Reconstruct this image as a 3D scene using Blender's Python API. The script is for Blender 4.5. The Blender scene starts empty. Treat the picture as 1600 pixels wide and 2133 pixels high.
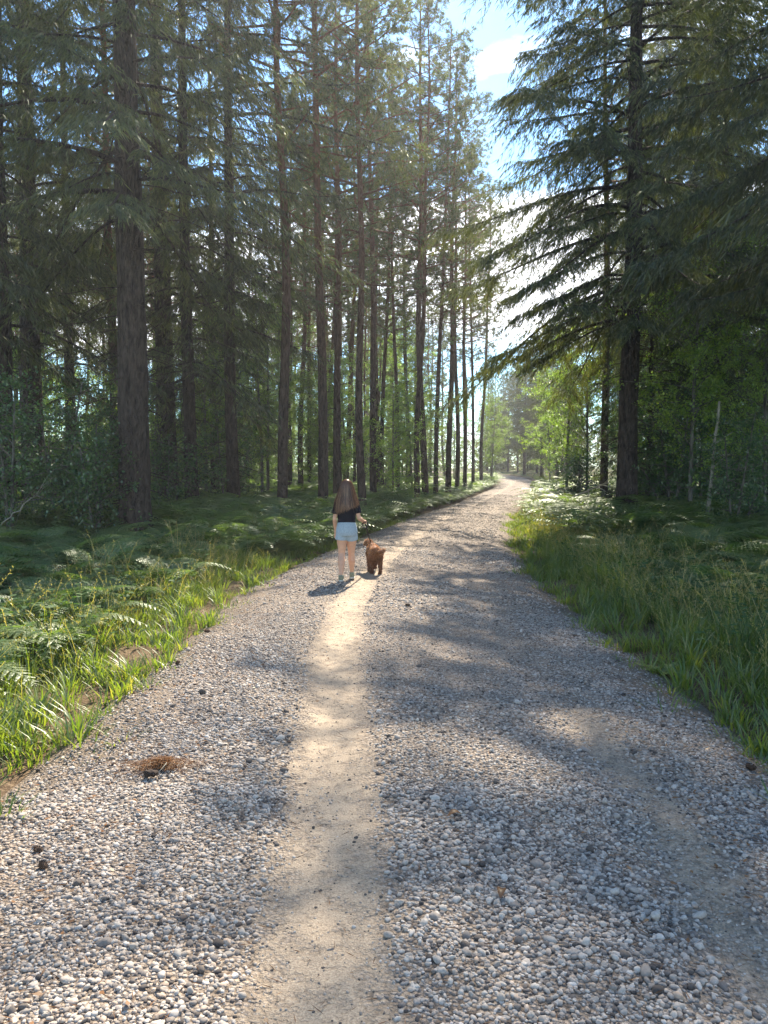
import bpy, math, random
import numpy as np

# ------------------------------------------------------------------ camera, sky, sun, exposure
sc = bpy.context.scene
COL = sc.collection
W0, H0, FPX = 1600.0, 2133.0, 1611.0          # photograph size and focal length in its pixels
CAMH, PITCH = 1.53, math.radians(3.25)
cam_d = bpy.data.cameras.new('camera'); cam = bpy.data.objects.new('camera', cam_d); COL.objects.link(cam)
cam_d.sensor_fit = 'VERTICAL'; cam_d.sensor_height = 24.0; cam_d.lens = 24.0 * FPX / H0
cam_d.clip_start = 0.05; cam_d.clip_end = 2000
cam.location = (0, 0, CAMH); cam.rotation_euler = (math.radians(90) - PITCH, 0, 0)
sc.camera = cam

SUN_AZ, SUN_EL = math.radians(13.5), math.radians(44)     # azimuth clockwise from +Y
sdir = np.array([math.sin(SUN_AZ) * math.cos(SUN_EL), math.cos(SUN_AZ) * math.cos(SUN_EL), math.sin(SUN_EL)])
world = bpy.data.worlds.new('World'); sc.world = world; world.use_nodes = True
wn, wl = world.node_tree.nodes, world.node_tree.links
wn.clear()
w_out = wn.new('ShaderNodeOutputWorld'); w_bg = wn.new('ShaderNodeBackground')
w_sky = wn.new('ShaderNodeTexSky'); w_sky.sky_type = 'NISHITA'; w_sky.sun_disc = False
w_sky.sun_elevation = SUN_EL; w_sky.sun_rotation = SUN_AZ
w_sky.air_density = 1.0; w_sky.dust_density = 0.1; w_sky.ozone_density = 2.0
w_bg.inputs['Strength'].default_value = 0.10
w_tc = wn.new('ShaderNodeTexCoord')
w_map = wn.new('ShaderNodeMapping'); w_map.inputs['Scale'].default_value = (1.0, 1.0, 2.6)
w_map.inputs['Location'].default_value = (0.35, 0.2, 0.1)
w_n = wn.new('ShaderNodeTexNoise'); w_n.inputs['Scale'].default_value = 2.6; w_n.inputs['Detail'].default_value = 8; w_n.inputs['Roughness'].default_value = 0.55
w_sep = wn.new('ShaderNodeSeparateXYZ')
w_band = wn.new('ShaderNodeFloatCurve')
_c = w_band.mapping.curves[0]
for _p in ((.10, .34), (.17, .60), (.30, .60), (.36, .40)): _c.points.new(*_p)
_c.points[0].location = (0, .34); _c.points[-1].location = (1, .38)
w_band.mapping.update()
w_off = wn.new('ShaderNodeMath'); w_off.operation = 'SUBTRACT'; w_off.inputs[1].default_value = 0.46
w_add = wn.new('ShaderNodeMath'); w_add.operation = 'ADD'
w_cr = wn.new('ShaderNodeMapRange'); w_cr.inputs['From Min'].default_value = 0.50; w_cr.inputs['From Max'].default_value = 0.62
w_mix = wn.new('ShaderNodeMixRGB'); w_mix.inputs['Color2'].default_value = (8.2, 8.4, 8.8, 1)
wl.new(w_tc.outputs['Generated'], w_map.inputs['Vector']); wl.new(w_map.outputs[0], w_n.inputs['Vector'])
wl.new(w_tc.outputs['Generated'], w_sep.inputs[0]); wl.new(w_sep.outputs['Z'], w_band.inputs['Value']); wl.new(w_band.outputs[0], w_off.inputs[0])
wl.new(w_n.outputs['Fac'], w_add.inputs[0]); wl.new(w_off.outputs[0], w_add.inputs[1])
wl.new(w_add.outputs[0], w_cr.inputs['Value']); wl.new(w_cr.outputs[0], w_mix.inputs['Fac'])
w_tint = wn.new('ShaderNodeMixRGB'); w_tint.blend_type = 'MULTIPLY'; w_tint.inputs['Fac'].default_value = 1; w_tint.inputs['Color2'].default_value = (.68, .95, 1.06, 1)
wl.new(w_sky.outputs[0], w_tint.inputs['Color1']); wl.new(w_tint.outputs[0], w_mix.inputs['Color1']); wl.new(w_mix.outputs[0], w_bg.inputs['Color']); wl.new(w_bg.outputs[0], w_out.inputs['Surface'])

sun_d = bpy.data.lights.new('sun', 'SUN'); sun = bpy.data.objects.new('sun', sun_d); COL.objects.link(sun)
sun_d.energy = 5.0; sun_d.angle = math.radians(0.5); sun_d.color = (1.0, 0.88, 0.72)
from mathutils import Vector
sun.rotation_euler = Vector(tuple(sdir)).to_track_quat('Z', 'Y').to_euler()
sun.location = (10, 30, 40)

sc.view_settings.view_transform = 'Standard'; sc.view_settings.look = 'None'
sc.view_settings.exposure = 1.72; sc.view_settings.gamma = 1.0
sc.cycles.max_bounces = 6; sc.cycles.diffuse_bounces = 3; sc.cycles.transmission_bounces = 4; sc.cycles.transparent_max_bounces = 4
sc.cycles.glossy_bounces = 2; sc.cycles.sample_clamp_indirect = 6
sc.cycles.use_denoising = True

RNG = np.random.default_rng(7)
def at(px, d):                       # lateral position of photo column px at distance d
    return (px - 800.0) / FPX * d

# ------------------------------------------------------------------ mesh helpers
def mk(name, V, F, mat, parent=None, attrs=None, smooth=False, link=True):
    """V (N,3); F list of int arrays (m,3) or (m,4); attrs {name: (N,)}"""
    me = bpy.data.meshes.new(name)
    F = [f for f in (F if isinstance(F, list) else [F]) if len(f)]
    V = np.asarray(V, dtype=np.float32)
    me.vertices.add(len(V)); me.vertices.foreach_set('co', V.ravel())
    loops = np.concatenate([f.ravel() for f in F]).astype(np.int32)
    tot = np.concatenate([np.full(len(f), f.shape[1]) for f in F]).astype(np.int32)
    start = np.concatenate([[0], np.cumsum(tot)[:-1]]).astype(np.int32)
    me.loops.add(len(loops)); me.loops.foreach_set('vertex_index', loops)
    me.polygons.add(len(tot)); me.polygons.foreach_set('loop_start', start)
    try: me.polygons.foreach_set('loop_total', tot)
    except Exception: pass
    if smooth: me.polygons.foreach_set('use_smooth', np.ones(len(tot), dtype=bool))
    for k, a in (attrs or {}).items():
        at_ = me.attributes.new(k, 'FLOAT', 'POINT'); at_.data.foreach_set('value', np.asarray(a, dtype=np.float32).ravel())
    me.materials.append(mat)
    me.update(calc_edges=True)
    if not link: return me
    o = bpy.data.objects.new(name, me); COL.objects.link(o)
    if parent is not None: o.parent = parent
    return o

def props(o, label=None, cat=None, group=None, kind=None):
    if label: o['label'] = label
    if cat: o['category'] = cat
    if group: o['group'] = group
    if kind: o['kind'] = kind
    return o

def empty(name, loc, rz=0.0, s=1.0):
    o = bpy.data.objects.new(name, None); COL.objects.link(o)
    o.location = loc; o.rotation_euler = (0, 0, rz); o.scale = (s, s, s); o.empty_display_size = 0.3
    return o

def norm(v): return v / np.maximum(np.linalg.norm(v, axis=-1, keepdims=True), 1e-9)

class MB:
    def __init__(s): s.V = []; s.Q = []; s.T = []; s.A = {}; s.n = 0
    def add(s, V, F, **a):
        V = np.asarray(V, dtype=np.float64).reshape(-1, 3)
        for f in (F if isinstance(F, list) else [F]):
            f = np.asarray(f)
            if len(f): (s.Q if f.shape[1] == 4 else s.T).append(f + s.n)
        s.V.append(V); s.n += len(V)
        for k, v in a.items():
            s.A.setdefault(k, []).append(np.broadcast_to(np.asarray(v, dtype=np.float64), (len(V),)))
    def faces(s):
        r = []
        if s.Q: r.append(np.concatenate(s.Q))
        if s.T: r.append(np.concatenate(s.T))
        return r
    def arrays(s): return np.concatenate(s.V), s.faces(), {k: np.concatenate(v) for k, v in s.A.items()}
    def build(s, name, mat, parent=None, smooth=False, link=True):
        V, F, A = s.arrays(); return mk(name, V, F, mat, parent, A, smooth, link)

def tube(P, R, sides=6, cap=True, ell=1.0, up=None):
    """tube along polyline P with radii R (scalar list); ell = ratio of second radius (or list)"""
    P = np.asarray(P, float); n = len(P); R = np.broadcast_to(np.asarray(R, float), (n,)); E = np.broadcast_to(np.asarray(ell, float), (n,))
    T = norm(np.gradient(P, axis=0))
    u = np.array(up if up is not None else ((1.0, 0, 0) if abs(T[0][0]) < .8 else (0, 1.0, 0)), float)
    A = norm(u - (T @ u)[:, None] * T); B = np.cross(T, A)
    th = np.linspace(0, 2 * np.pi, sides, endpoint=False)
    V = P[:, None] + R[:, None, None] * (np.cos(th)[None, :, None] * A[:, None] + np.sin(th)[None, :, None] * (B * E[:, None])[:, None])
    V = V.reshape(-1, 3)
    i = np.arange(n - 1)[:, None] * sides; j = np.arange(sides)[None]; k = (j + 1) % sides
    Q = np.stack([i + j, i + k, i + sides + k, i + sides + j], -1).reshape(-1, 4)
    F = [Q]
    if cap:
        V = np.vstack([V, P[:1], P[-1:]]); a, b = n * sides, n * sides + 1
        jj = np.arange(sides); kk = (jj + 1) % sides
        F.append(np.stack([np.full(sides, a), kk, jj], -1)); F.append(np.stack([np.full(sides, b), (n - 1) * sides + jj, (n - 1) * sides + kk], -1))
    return V, F

def blades(O, D, L, Wd, rng, flat=None, waist=.35):
    """diamond shaped leaf elements: origins O (n,3), directions D, lengths L, widths Wd"""
    n = len(O); D = norm(D)
    r = rng.normal(size=(n, 3)) if flat is None else flat + rng.normal(size=(n, 3)) * .35
    S = norm(np.cross(D, r)); L = np.broadcast_to(L, (n,))[:, None]; Wd = np.broadcast_to(Wd, (n,))[:, None]
    V = np.stack([O, O + D * L * waist + S * Wd * .5, O + D * L, O + D * L * waist - S * Wd * .5], 1).reshape(-1, 3)
    return V, np.arange(4 * n).reshape(n, 4), np.repeat(rng.random(n), 4)

# ------------------------------------------------------------------ materials
MATS = {}
def newmat(name):
    m = bpy.data.materials.new(name); m.use_nodes = True; m.node_tree.nodes.clear(); MATS[name] = m
    N, L = m.node_tree.nodes, m.node_tree.links
    return m, N, L, N.new('ShaderNodeOutputMaterial')
def attr(N, name):
    a = N.new('ShaderNodeAttribute'); a.attribute_name = name; return a.outputs['Fac']
def ramp(N, L, src, stops, interp='LINEAR'):
    r = N.new('ShaderNodeValToRGB'); e = r.color_ramp.elements; r.color_ramp.interpolation = interp
    while len(e) < len(stops): e.new(0.5)
    for q, (p, c) in zip(e, stops): q.position = p; q.color = (*c, 1)
    L.new(src, r.inputs[0]); return r.outputs[0]
def leaf_mat(name, stops, trans=.45, tcol=(1.3, 1.5, .5), rough=.45, gloss=.05, inst=.25):
    m, N, L, out = newmat(name)
    col = ramp(N, L, attr(N, 'tint'), stops)
    oi = N.new('ShaderNodeObjectInfo')
    hsv = N.new('ShaderNodeHueSaturation'); mr = N.new('ShaderNodeMapRange')
    mr.inputs['To Min'].default_value = 1 - inst; mr.inputs['To Max'].default_value = 1 + inst
    L.new(oi.outputs['Random'], mr.inputs['Value']); L.new(mr.outputs[0], hsv.inputs['Value']); L.new(col, hsv.inputs['Color'])
    mul = N.new('ShaderNodeMixRGB'); mul.blend_type = 'MULTIPLY'; mul.inputs['Fac'].default_value = 1; mul.inputs['Color2'].default_value = (*tcol, 1)
    L.new(hsv.outputs[0], mul.inputs['Color1'])
    d = N.new('ShaderNodeBsdfDiffuse'); t = N.new('ShaderNodeBsdfTranslucent'); g = N.new('ShaderNodeBsdfGlossy'); g.inputs['Roughness'].default_value = rough
    g.inputs['Color'].default_value = (.9, .95, .9, 1)
    m1 = N.new('ShaderNodeMixShader'); m1.inputs[0].default_value = trans
    m2 = N.new('ShaderNodeMixShader'); m2.inputs[0].default_value = gloss
    L.new(hsv.outputs[0], d.inputs[0]); L.new(mul.outputs[0], t.inputs[0])
    L.new(d.outputs[0], m1.inputs[1]); L.new(t.outputs[0], m1.inputs[2]); L.new(m1.outputs[0], m2.inputs[1]); L.new(g.outputs[0], m2.inputs[2]); L.new(m2.outputs[0], out.inputs[0])
    return m
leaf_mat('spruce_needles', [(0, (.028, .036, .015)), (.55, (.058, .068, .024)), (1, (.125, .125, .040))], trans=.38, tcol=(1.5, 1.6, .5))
leaf_mat('pine_needles', [(0, (.045, .062, .028)), (.6, (.085, .105, .042)), (1, (.16, .165, .065))], trans=.45, tcol=(1.5, 1.5, .6))
leaf_mat('birch_leaves', [(0, (.075, .13, .025)), (.5, (.125, .19, .034)), (1, (.19, .24, .04))], trans=.6, tcol=(1.7, 1.9, .5), gloss=.07)
leaf_mat('shrub_leaves', [(0, (.025, .06, .018)), (.6, (.045, .10, .025)), (1, (.09, .15, .035))], trans=.5, tcol=(1.5, 1.8, .5), gloss=.08)
leaf_mat('fern_leaves', [(0, (.09, .135, .045)), (.6, (.15, .21, .07)), (1, (.24, .29, .11))], trans=.52, tcol=(1.4, 1.6, .6), gloss=.05, rough=.45)
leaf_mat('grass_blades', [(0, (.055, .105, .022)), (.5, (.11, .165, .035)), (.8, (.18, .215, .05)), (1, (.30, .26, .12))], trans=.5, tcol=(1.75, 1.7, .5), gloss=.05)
leaf_mat('cover_leaves', [(0, (.03, .065, .025)), (.7, (.06, .11, .035)), (1, (.10, .16, .05))], trans=.45, tcol=(1.5, 1.8, .5), gloss=.025, rough=.6)
leaf_mat('dry_needles', [(0, (.13, .06, .025)), (1, (.32, .16, .07))], trans=.2, tcol=(1, 1, 1), gloss=.03)
leaf_mat('dead_wood_pale', [(0, (.20, .18, .14)), (1, (.34, .31, .25))], trans=.0, tcol=(1, 1, 1), gloss=.02)

def bark_mat(name, lo, hi, crack, split=None, scale=9):
    m, N, L, out = newmat(name)
    tc = N.new('ShaderNodeTexCoord'); mp = N.new('ShaderNodeMapping'); mp.inputs['Scale'].default_value = (1, 1, .3)
    L.new(tc.outputs['Object'], mp.inputs[0])
    n1 = N.new('ShaderNodeTexNoise'); n1.inputs['Scale'].default_value = scale; n1.inputs['Detail'].default_value = 6; L.new(mp.outputs[0], n1.inputs['Vector'])
    v = N.new('ShaderNodeTexVoronoi'); v.inputs['Scale'].default_value = scale * 2.2; L.new(mp.outputs[0], v.inputs['Vector'])
    cl = ramp(N, L, n1.outputs['Fac'], [(.3, crack), (.5, lo), (.72, tuple(c * 1.5 for c in lo))])
    if split:
        chh = ramp(N, L, n1.outputs['Fac'], [(.3, tuple(c * .6 for c in hi)), (.7, hi)])
        sp = N.new('ShaderNodeSeparateXYZ'); L.new(tc.outputs['Object'], sp.inputs[0])
        mr = N.new('ShaderNodeMapRange'); mr.inputs['From Min'].default_value = split[0]; mr.inputs['From Max'].default_value = split[1]; L.new(sp.outputs['Z'], mr.inputs['Value'])
        mx = N.new('ShaderNodeMixRGB'); L.new(mr.outputs[0], mx.inputs['Fac']); L.new(cl, mx.inputs['Color1']); L.new(chh, mx.inputs['Color2']); cl = mx.outputs[0]
    b = N.new('ShaderNodeBsdfPrincipled'); b.inputs['Roughness'].default_value = .9; b.inputs['Specular IOR Level'].default_value = .2
    bp = N.new('ShaderNodeBump'); bp.inputs['Strength'].default_value = .9; bp.inputs['Distance'].default_value = .05
    ad = N.new('ShaderNodeMath'); ad.operation = 'ADD'; L.new(n1.outputs['Fac'], ad.inputs[0]); L.new(v.outputs['Distance'], ad.inputs[1]); L.new(ad.outputs[0], bp.inputs['Height'])
    L.new(bp.outputs[0], b.inputs['Normal']); L.new(cl, b.inputs['Base Color']); L.new(b.outputs[0], out.inputs[0])
    return m
bark_mat('spruce_bark', (.058, .043, .036), None, (.018, .014, .012), scale=15)
bark_mat('pine_bark', (.068, .048, .040), (.23, .105, .06), (.022, .016, .014), split=(3.5, 11), scale=15)
bark_mat('grey_bark', (.14, .13, .11), None, (.05, .045, .04), scale=14)
bark_mat('dead_twigs', (.10, .085, .07), None, (.05, .04, .03), scale=20)
MAT = MATS

def ground_mat():
    m, N, L, out = newmat('forest_floor')
    tc = N.new('ShaderNodeTexCoord')
    n1 = N.new('ShaderNodeTexNoise'); n1.inputs['Scale'].default_value = 1.3; n1.inputs['Detail'].default_value = 9; n1.inputs['Roughness'].default_value = .65; L.new(tc.outputs['Object'], n1.inputs['Vector'])
    n2 = N.new('ShaderNodeTexNoise'); n2.inputs['Scale'].default_value = 38; n2.inputs['Detail'].default_value = 6; n2.inputs['Roughness'].default_value = .75; L.new(tc.outputs['Object'], n2.inputs['Vector'])
    litter = ramp(N, L, n2.outputs['Fac'], [(.3, (.045, .03, .02)), (.5, (.13, .09, .055)), (.68, (.26, .19, .12))])
    moss = ramp(N, L, n2.outputs['Fac'], [(.3, (.02, .035, .01)), (.55, (.05, .085, .02)), (.75, (.10, .13, .04))])
    edge = N.new('ShaderNodeMapRange'); edge.inputs['From Min'].default_value = .3; edge.inputs['From Max'].default_value = 1.2; L.new(attr(N, 'edge'), edge.inputs['Value'])
    mm = N.new('ShaderNodeMapRange'); mm.inputs['From Min'].default_value = .38; mm.inputs['From Max'].default_value = .52; L.new(n1.outputs['Fac'], mm.inputs['Value'])
    mu = N.new('ShaderNodeMath'); mu.operation = 'MULTIPLY'; L.new(edge.outputs[0], mu.inputs[0]); L.new(mm.outputs[0], mu.inputs[1])
    mx = N.new('ShaderNodeMixRGB'); L.new(mu.outputs[0], mx.inputs['Fac']); L.new(litter, mx.inputs['Color1']); L.new(moss, mx.inputs['Color2'])
    b = N.new('ShaderNodeBsdfPrincipled'); b.inputs['Roughness'].default_value = .95; b.inputs['Specular IOR Level'].default_value = .1
    bp = N.new('ShaderNodeBump'); bp.inputs['Strength'].default_value = .8; bp.inputs['Distance'].default_value = .03; L.new(n2.outputs['Fac'], bp.inputs['Height'])
    L.new(bp.outputs[0], b.inputs['Normal']); L.new(mx.outputs[0], b.inputs['Base Color']); L.new(b.outputs[0], out.inputs[0])
ground_mat()

def road_mat():
    m, N, L, out = newmat('gravel_road')
    tc = N.new('ShaderNodeTexCoord')
    dist = N.new('ShaderNodeTexNoise'); dist.inputs['Scale'].default_value = 30; L.new(tc.outputs['Object'], dist.inputs['Vector'])
    v = N.new('ShaderNodeTexVoronoi'); v.inputs['Scale'].default_value = 62; L.new(tc.outputs['Object'], v.inputs['Vector'])
    v2 = N.new('ShaderNodeTexVoronoi'); v2.inputs['Scale'].default_value = 110; L.new(tc.outputs['Object'], v2.inputs['Vector'])
    nb = N.new('ShaderNodeTexNoise'); nb.inputs['Scale'].default_value = 1.1; nb.inputs['Detail'].default_value = 5; L.new(tc.outputs['Object'], nb.inputs['Vector'])
    nf = N.new('ShaderNodeTexNoise'); nf.inputs['Scale'].default_value = 140; nf.inputs['Detail'].default_value = 4; L.new(tc.outputs['Object'], nf.inputs['Vector'])
    sp = N.new('ShaderNodeSeparateColor'); L.new(v.outputs['Color'], sp.inputs[0])
    stone = ramp(N, L, sp.outputs[0], [(0, (.10, .080, .066)), (.25, (.225, .185, .150)), (.6, (.32, .272, .225)), (1, (.42, .37, .32))])
    # darker gaps between stones
    gap = N.new('ShaderNodeMapRange'); gap.inputs['From Min'].default_value = .35; gap.inputs['From Max'].default_value = .75; gap.inputs['To Min'].default_value = 0; gap.inputs['To Max'].default_value = .7; L.new(v.outputs['Distance'], gap.inputs['Value'])
    st2 = N.new('ShaderNodeMixRGB'); st2.inputs['Color2'].default_value = (.15, .118, .09, 1); L.new(gap.outputs[0], st2.inputs['Fac']); L.new(stone, st2.inputs['Color1'])
    sand = ramp(N, L, nf.outputs['Fac'], [(.25, (.24, .185, .13)), (.5, (.38, .305, .22)), (.75, (.50, .42, .31))])
    dirt = ramp(N, L, nf.outputs['Fac'], [(.25, (.10, .075, .055)), (.5, (.20, .16, .12)), (.8, (.33, .27, .21))])
    # sand factor: attribute plus noise
    a1 = N.new('ShaderNodeMath'); a1.operation = 'MULTIPLY_ADD'; a1.inputs[1].default_value = 1.0; L.new(attr(N, 'sand'), a1.inputs[0])
    nbm = N.new('ShaderNodeMapRange'); nbm.inputs['To Min'].default_value = -.6; nbm.inputs['To Max'].default_value = .6; nbm.inputs['From Min'].default_value = .25; nbm.inputs['From Max'].default_value = .75; nbm.clamp = False
    nb3 = N.new('ShaderNodeTexNoise'); nb3.inputs['Scale'].default_value = 12; nb3.inputs['Detail'].default_value = 6; nb3.inputs['Roughness'].default_value = .7; L.new(tc.outputs['Object'], nb3.inputs['Vector'])
    L.new(nb3.outputs['Fac'], nbm.inputs['Value']); L.new(nbm.outputs[0], a1.inputs[2])
    sf = N.new('ShaderNodeMapRange'); sf.inputs['From Min'].default_value = .15; sf.inputs['From Max'].default_value = .95; L.new(a1.outputs[0], sf.inputs['Value'])
    m1 = N.new('ShaderNodeMixRGB'); L.new(sf.outputs[0], m1.inputs['Fac']); L.new(st2.outputs[0], m1.inputs['Color1']); L.new(sand, m1.inputs['Color2'])
    df = N.new('ShaderNodeMapRange'); df.inputs['From Min'].default_value = .35; df.inputs['From Max'].default_value = .85
    a2 = N.new('ShaderNodeMath'); a2.operation = 'ADD'; L.new(attr(N, 'dirt'), a2.inputs[0]); L.new(nbm.outputs[0], a2.inputs[1]); L.new(a2.outputs[0], df.inputs['Value'])
    m2 = N.new('ShaderNodeMixRGB'); L.new(df.outputs[0], m2.inputs['Fac']); L.new(m1.outputs[0], m2.inputs['Color1']); L.new(dirt, m2.inputs['Color2'])
    big = ramp(N, L, nb.outputs['Fac'], [(.3, (.84, .83, .82)), (.7, (1.05, 1.03, 1.0))])
    m3 = N.new('ShaderNodeMixRGB'); m3.blend_type = 'MULTIPLY'; m3.inputs['Fac'].default_value = 1; L.new(m2.outputs[0], m3.inputs['Color1']); L.new(big, m3.inputs['Color2'])
    b = N.new('ShaderNodeBsdfPrincipled'); b.inputs['Roughness'].default_value = .85; b.inputs['Specular IOR Level'].default_value = .25
    inv = N.new('ShaderNodeMath'); inv.operation = 'SUBTRACT'; inv.inputs[0].default_value = 1.0; L.new(sf.outputs[0], inv.inputs[1])
    hs = N.new('ShaderNodeMath'); hs.operation = 'MULTIPLY'; L.new(v.outputs['Distance'], hs.inputs[0]); L.new(inv.outputs[0], hs.inputs[1])
    neg = N.new('ShaderNodeMath'); neg.operation = 'MULTIPLY'; neg.inputs[1].default_value = -1; L.new(hs.outputs[0], neg.inputs[0])
    bp = N.new('ShaderNodeBump'); bp.inputs['Strength'].default_value = 1; bp.inputs['Distance'].default_value = .022; L.new(neg.outputs[0], bp.inputs['Height'])
    bp2 = N.new('ShaderNodeBump'); bp2.inputs['Strength'].default_value = .7; bp2.inputs['Distance'].default_value = .008; L.new(nf.outputs['Fac'], bp2.inputs['Height']); L.new(bp.outputs[0], bp2.inputs['Normal'])
    L.new(bp2.outputs[0], b.inputs['Normal']); L.new(m3.outputs[0], b.inputs['Base Color']); L.new(b.outputs[0], out.inputs[0])
road_mat()

def stone_mat():
    m, N, L, out = newmat('gravel_stones')
    col = ramp(N, L, attr(N, 'tint'), [(0, (.06, .052, .048)), (.12, (.16, .14, .125)), (.35, (.275, .247, .218)), (.6, (.355, .325, .288)), (.8, (.44, .41, .37)), (.93, (.38, .295, .225)), (1, (.54, .51, .465))])
    tc = N.new('ShaderNodeTexCoord'); n = N.new('ShaderNodeTexNoise'); n.inputs['Scale'].default_value = 90; n.inputs['Detail'].default_value = 4; L.new(tc.outputs['Object'], n.inputs['Vector'])
    g = ramp(N, L, n.outputs['Fac'], [(.3, (.78, .77, .75)), (.7, (1.08, 1.07, 1.06))])
    mx = N.new('ShaderNodeMixRGB'); mx.blend_type = 'MULTIPLY'; mx.inputs['Fac'].default_value = 1; L.new(col, mx.inputs['Color1']); L.new(g, mx.inputs['Color2'])
    b = N.new('ShaderNodeBsdfPrincipled'); b.inputs['Roughness'].default_value = .85; b.inputs['Specular IOR Level'].default_value = .2
    L.new(mx.outputs[0], b.inputs['Base Color']); L.new(b.outputs[0], out.inputs[0])
stone_mat()

def plain(name, col, rough=.8, noise=0, nscale=60, sheen=0, spec=.3, fib=None):
    m, N, L, out = newmat(name)
    b = N.new('ShaderNodeBsdfPrincipled'); b.inputs['Roughness'].default_value = rough; b.inputs['Specular IOR Level'].default_value = spec
    b.inputs['Sheen Weight'].default_value = sheen
    tc = N.new('ShaderNodeTexCoord'); mp = N.new('ShaderNodeMapping'); L.new(tc.outputs['Object'], mp.inputs[0])
    if fib: mp.inputs['Scale'].default_value = fib
    n = N.new('ShaderNodeTexNoise'); n.inputs['Scale'].default_value = nscale; n.inputs['Detail'].default_value = 5; L.new(mp.outputs[0], n.inputs['Vector'])
    c = ramp(N, L, n.outputs['Fac'], [(.3, tuple(x * (1 - noise) for x in col)), (.7, tuple(min(1, x * (1 + noise)) for x in col))])
    bp = N.new('ShaderNodeBump'); bp.inputs['Strength'].default_value = .4; bp.inputs['Distance'].default_value = .004; L.new(n.outputs['Fac'], bp.inputs['Height']); L.new(bp.outputs[0], b.inputs['Normal'])
    L.new(c, b.inputs['Base Color']); L.new(b.outputs[0], out.inputs[0]); return m
plain('skin', (.52, .30, .20), .55, .08, 30, spec=.35)
plain('tshirt', (.007, .008, .014), .95, .3, 40, spec=.1)
plain('denim', (.27, .335, .385), .9, .18, 90)
plain('shoe_fabric', (.20, .21, .15), .8, .2, 60)
plain('shoe_sole', (.5, .48, .42), .7, .1, 60)
plain('leash_nylon', (.012, .012, .014), .6, .2, 60)
plain('dog_fur', (.23, .10, .045), .75, .5, 55, sheen=.35)
plain('pine_cone', (.09, .055, .035), .8, .4, 60)
plain('dark_clod', (.03, .02, .015), .9, .4, 60)
leaf_mat('hair', [(0, (.08, .034, .02)), (.5, (.18, .085, .048)), (1, (.46, .27, .15))], trans=.48, tcol=(1.5, 1.3, 1.0), gloss=.035, rough=.35, inst=0)
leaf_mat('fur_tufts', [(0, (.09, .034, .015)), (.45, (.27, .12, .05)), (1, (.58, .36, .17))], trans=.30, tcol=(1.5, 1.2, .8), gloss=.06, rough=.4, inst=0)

# ------------------------------------------------------------------ terrain
_ry = np.array([-10, 0, 10, 15, 20, 26, 33, 42, 51, 58, 64, 70, 76, 84, 95, 110.])
_rx = np.array([.1, .13, .15, .75, 1.6, 2.75, 4.35, 6.5, 8.7, 9.9, 10.4, 10.0, 8.7, 5.4, -2, -16.])
_yy = np.linspace(-10, 110, 2401); _xx = np.interp(_yy, _ry, _rx)
_k = np.exp(-np.linspace(-2.5, 2.5, 121) ** 2); _k /= _k.sum()
_xs = np.convolve(np.pad(_xx, 60, mode='edge'), _k, 'valid')
def cx(y): return np.interp(y, _yy, _xs)
HW = 1.86
def hw(y): return np.interp(y, [0, 10, 15, 20, 33, 50, 110], [1.86, 1.86, 1.68, 1.6, 1.35, 1.25, 1.25])
def snoise(x, y, s=0):           # cheap smooth pseudo noise in -1..1
    return (np.sin(x * 1.31 + s + 1.7 * np.sin(y * .83 + s)) + np.sin(y * 1.17 - s * 1.3 + 1.4 * np.sin(x * .71 + 2 * s)) + .6 * np.sin(2.9 * x + 3.1 * y + s)) / 2.6
def rise(y):
    t = np.clip((y - 28) / 60, 0, 1); return 1.15 * t * t * (3 - 2 * t)
def track_dist(x, y):            # signed distance outside the two drivable surfaces (main road, side track)
    sl = np.gradient(_xs, _yy); k = np.sqrt(1 + np.interp(y, _yy, sl) ** 2)
    e = np.abs(x - cx(y)) / k - hw(y)
    # side track leaving to the right at about 47 m
    t = np.clip((x - 9.5) / 20, 0, 1); yc = 47.5 + 3.0 * t + 5 * t * t
    e2 = np.abs(y - yc) - 1.7 + np.where(x < 9.0, (9.0 - x) * 2, 0) 
    return np.minimum(e, np.where(x > 8, e2, 99))
def gz(x, y):
    e = track_dist(x, y); z = rise(y)
    out = np.clip((e + .05) / .55, 0, 1)
    wild = np.clip((e - .4) / 3, 0, 1)
    z = z - .10 * (1 - out) - .03 * out + .09 * snoise(x, y) * out * (.25 + .75 * wild) + .03 * snoise(x * 4, y * 4, 2) * out
    z = z + wild * .10 * np.clip((e - 2) / 10, 0, 3)
    return z
def roadz(x, y):
    lat = (x - cx(y)) * HW / hw(y)
    z = .035 * (1 - (lat / HW) ** 2) + rise(y)
    z = z - .018 * np.exp(-((lat + .47) / .24) ** 2) - .018 * np.exp(-((lat - 1.0) / .24) ** 2)
    z = z + .008 * snoise(x * 5, y * 4, 1) + .012 * snoise(x * 1.5, y * 1.2, 4)
    return z - .10 * np.clip((np.abs(lat) - HW + .25) / .5, 0, 1) ** 1.5
def axis(parts):
    r = []
    for a, b, s in parts: r.append(np.arange(a, b, s))
    return np.concatenate(r + [[parts[-1][1]]])
gx = axis([(-300, -60, 20), (-60, -20, 2), (-20, -6, .5), (-6, 8, .14), (8, 24, .5), (24, 60, 2), (60, 300, 20)])
gy = axis([(-60, -4, 4), (-4, 16, .14), (16, 40, .35), (40, 90, 1), (90, 150, 5), (150, 600, 30)])
GX, GY = np.meshgrid(gx, gy); nx, ny = len(gx), len(gy)
i = (np.arange(ny - 1)[:, None] * nx + np.arange(nx - 1)[None]).ravel()
GZ = gz(GX, GY)
ground = mk('ground', np.stack([GX, GY, GZ], -1).reshape(-1, 3), [np.stack([i, i + 1, i + nx + 1, i + nx], -1)], MAT['forest_floor'], attrs={'edge': track_dist(GX, GY).ravel()}, smooth=True)
props(ground, kind='structure')
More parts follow.
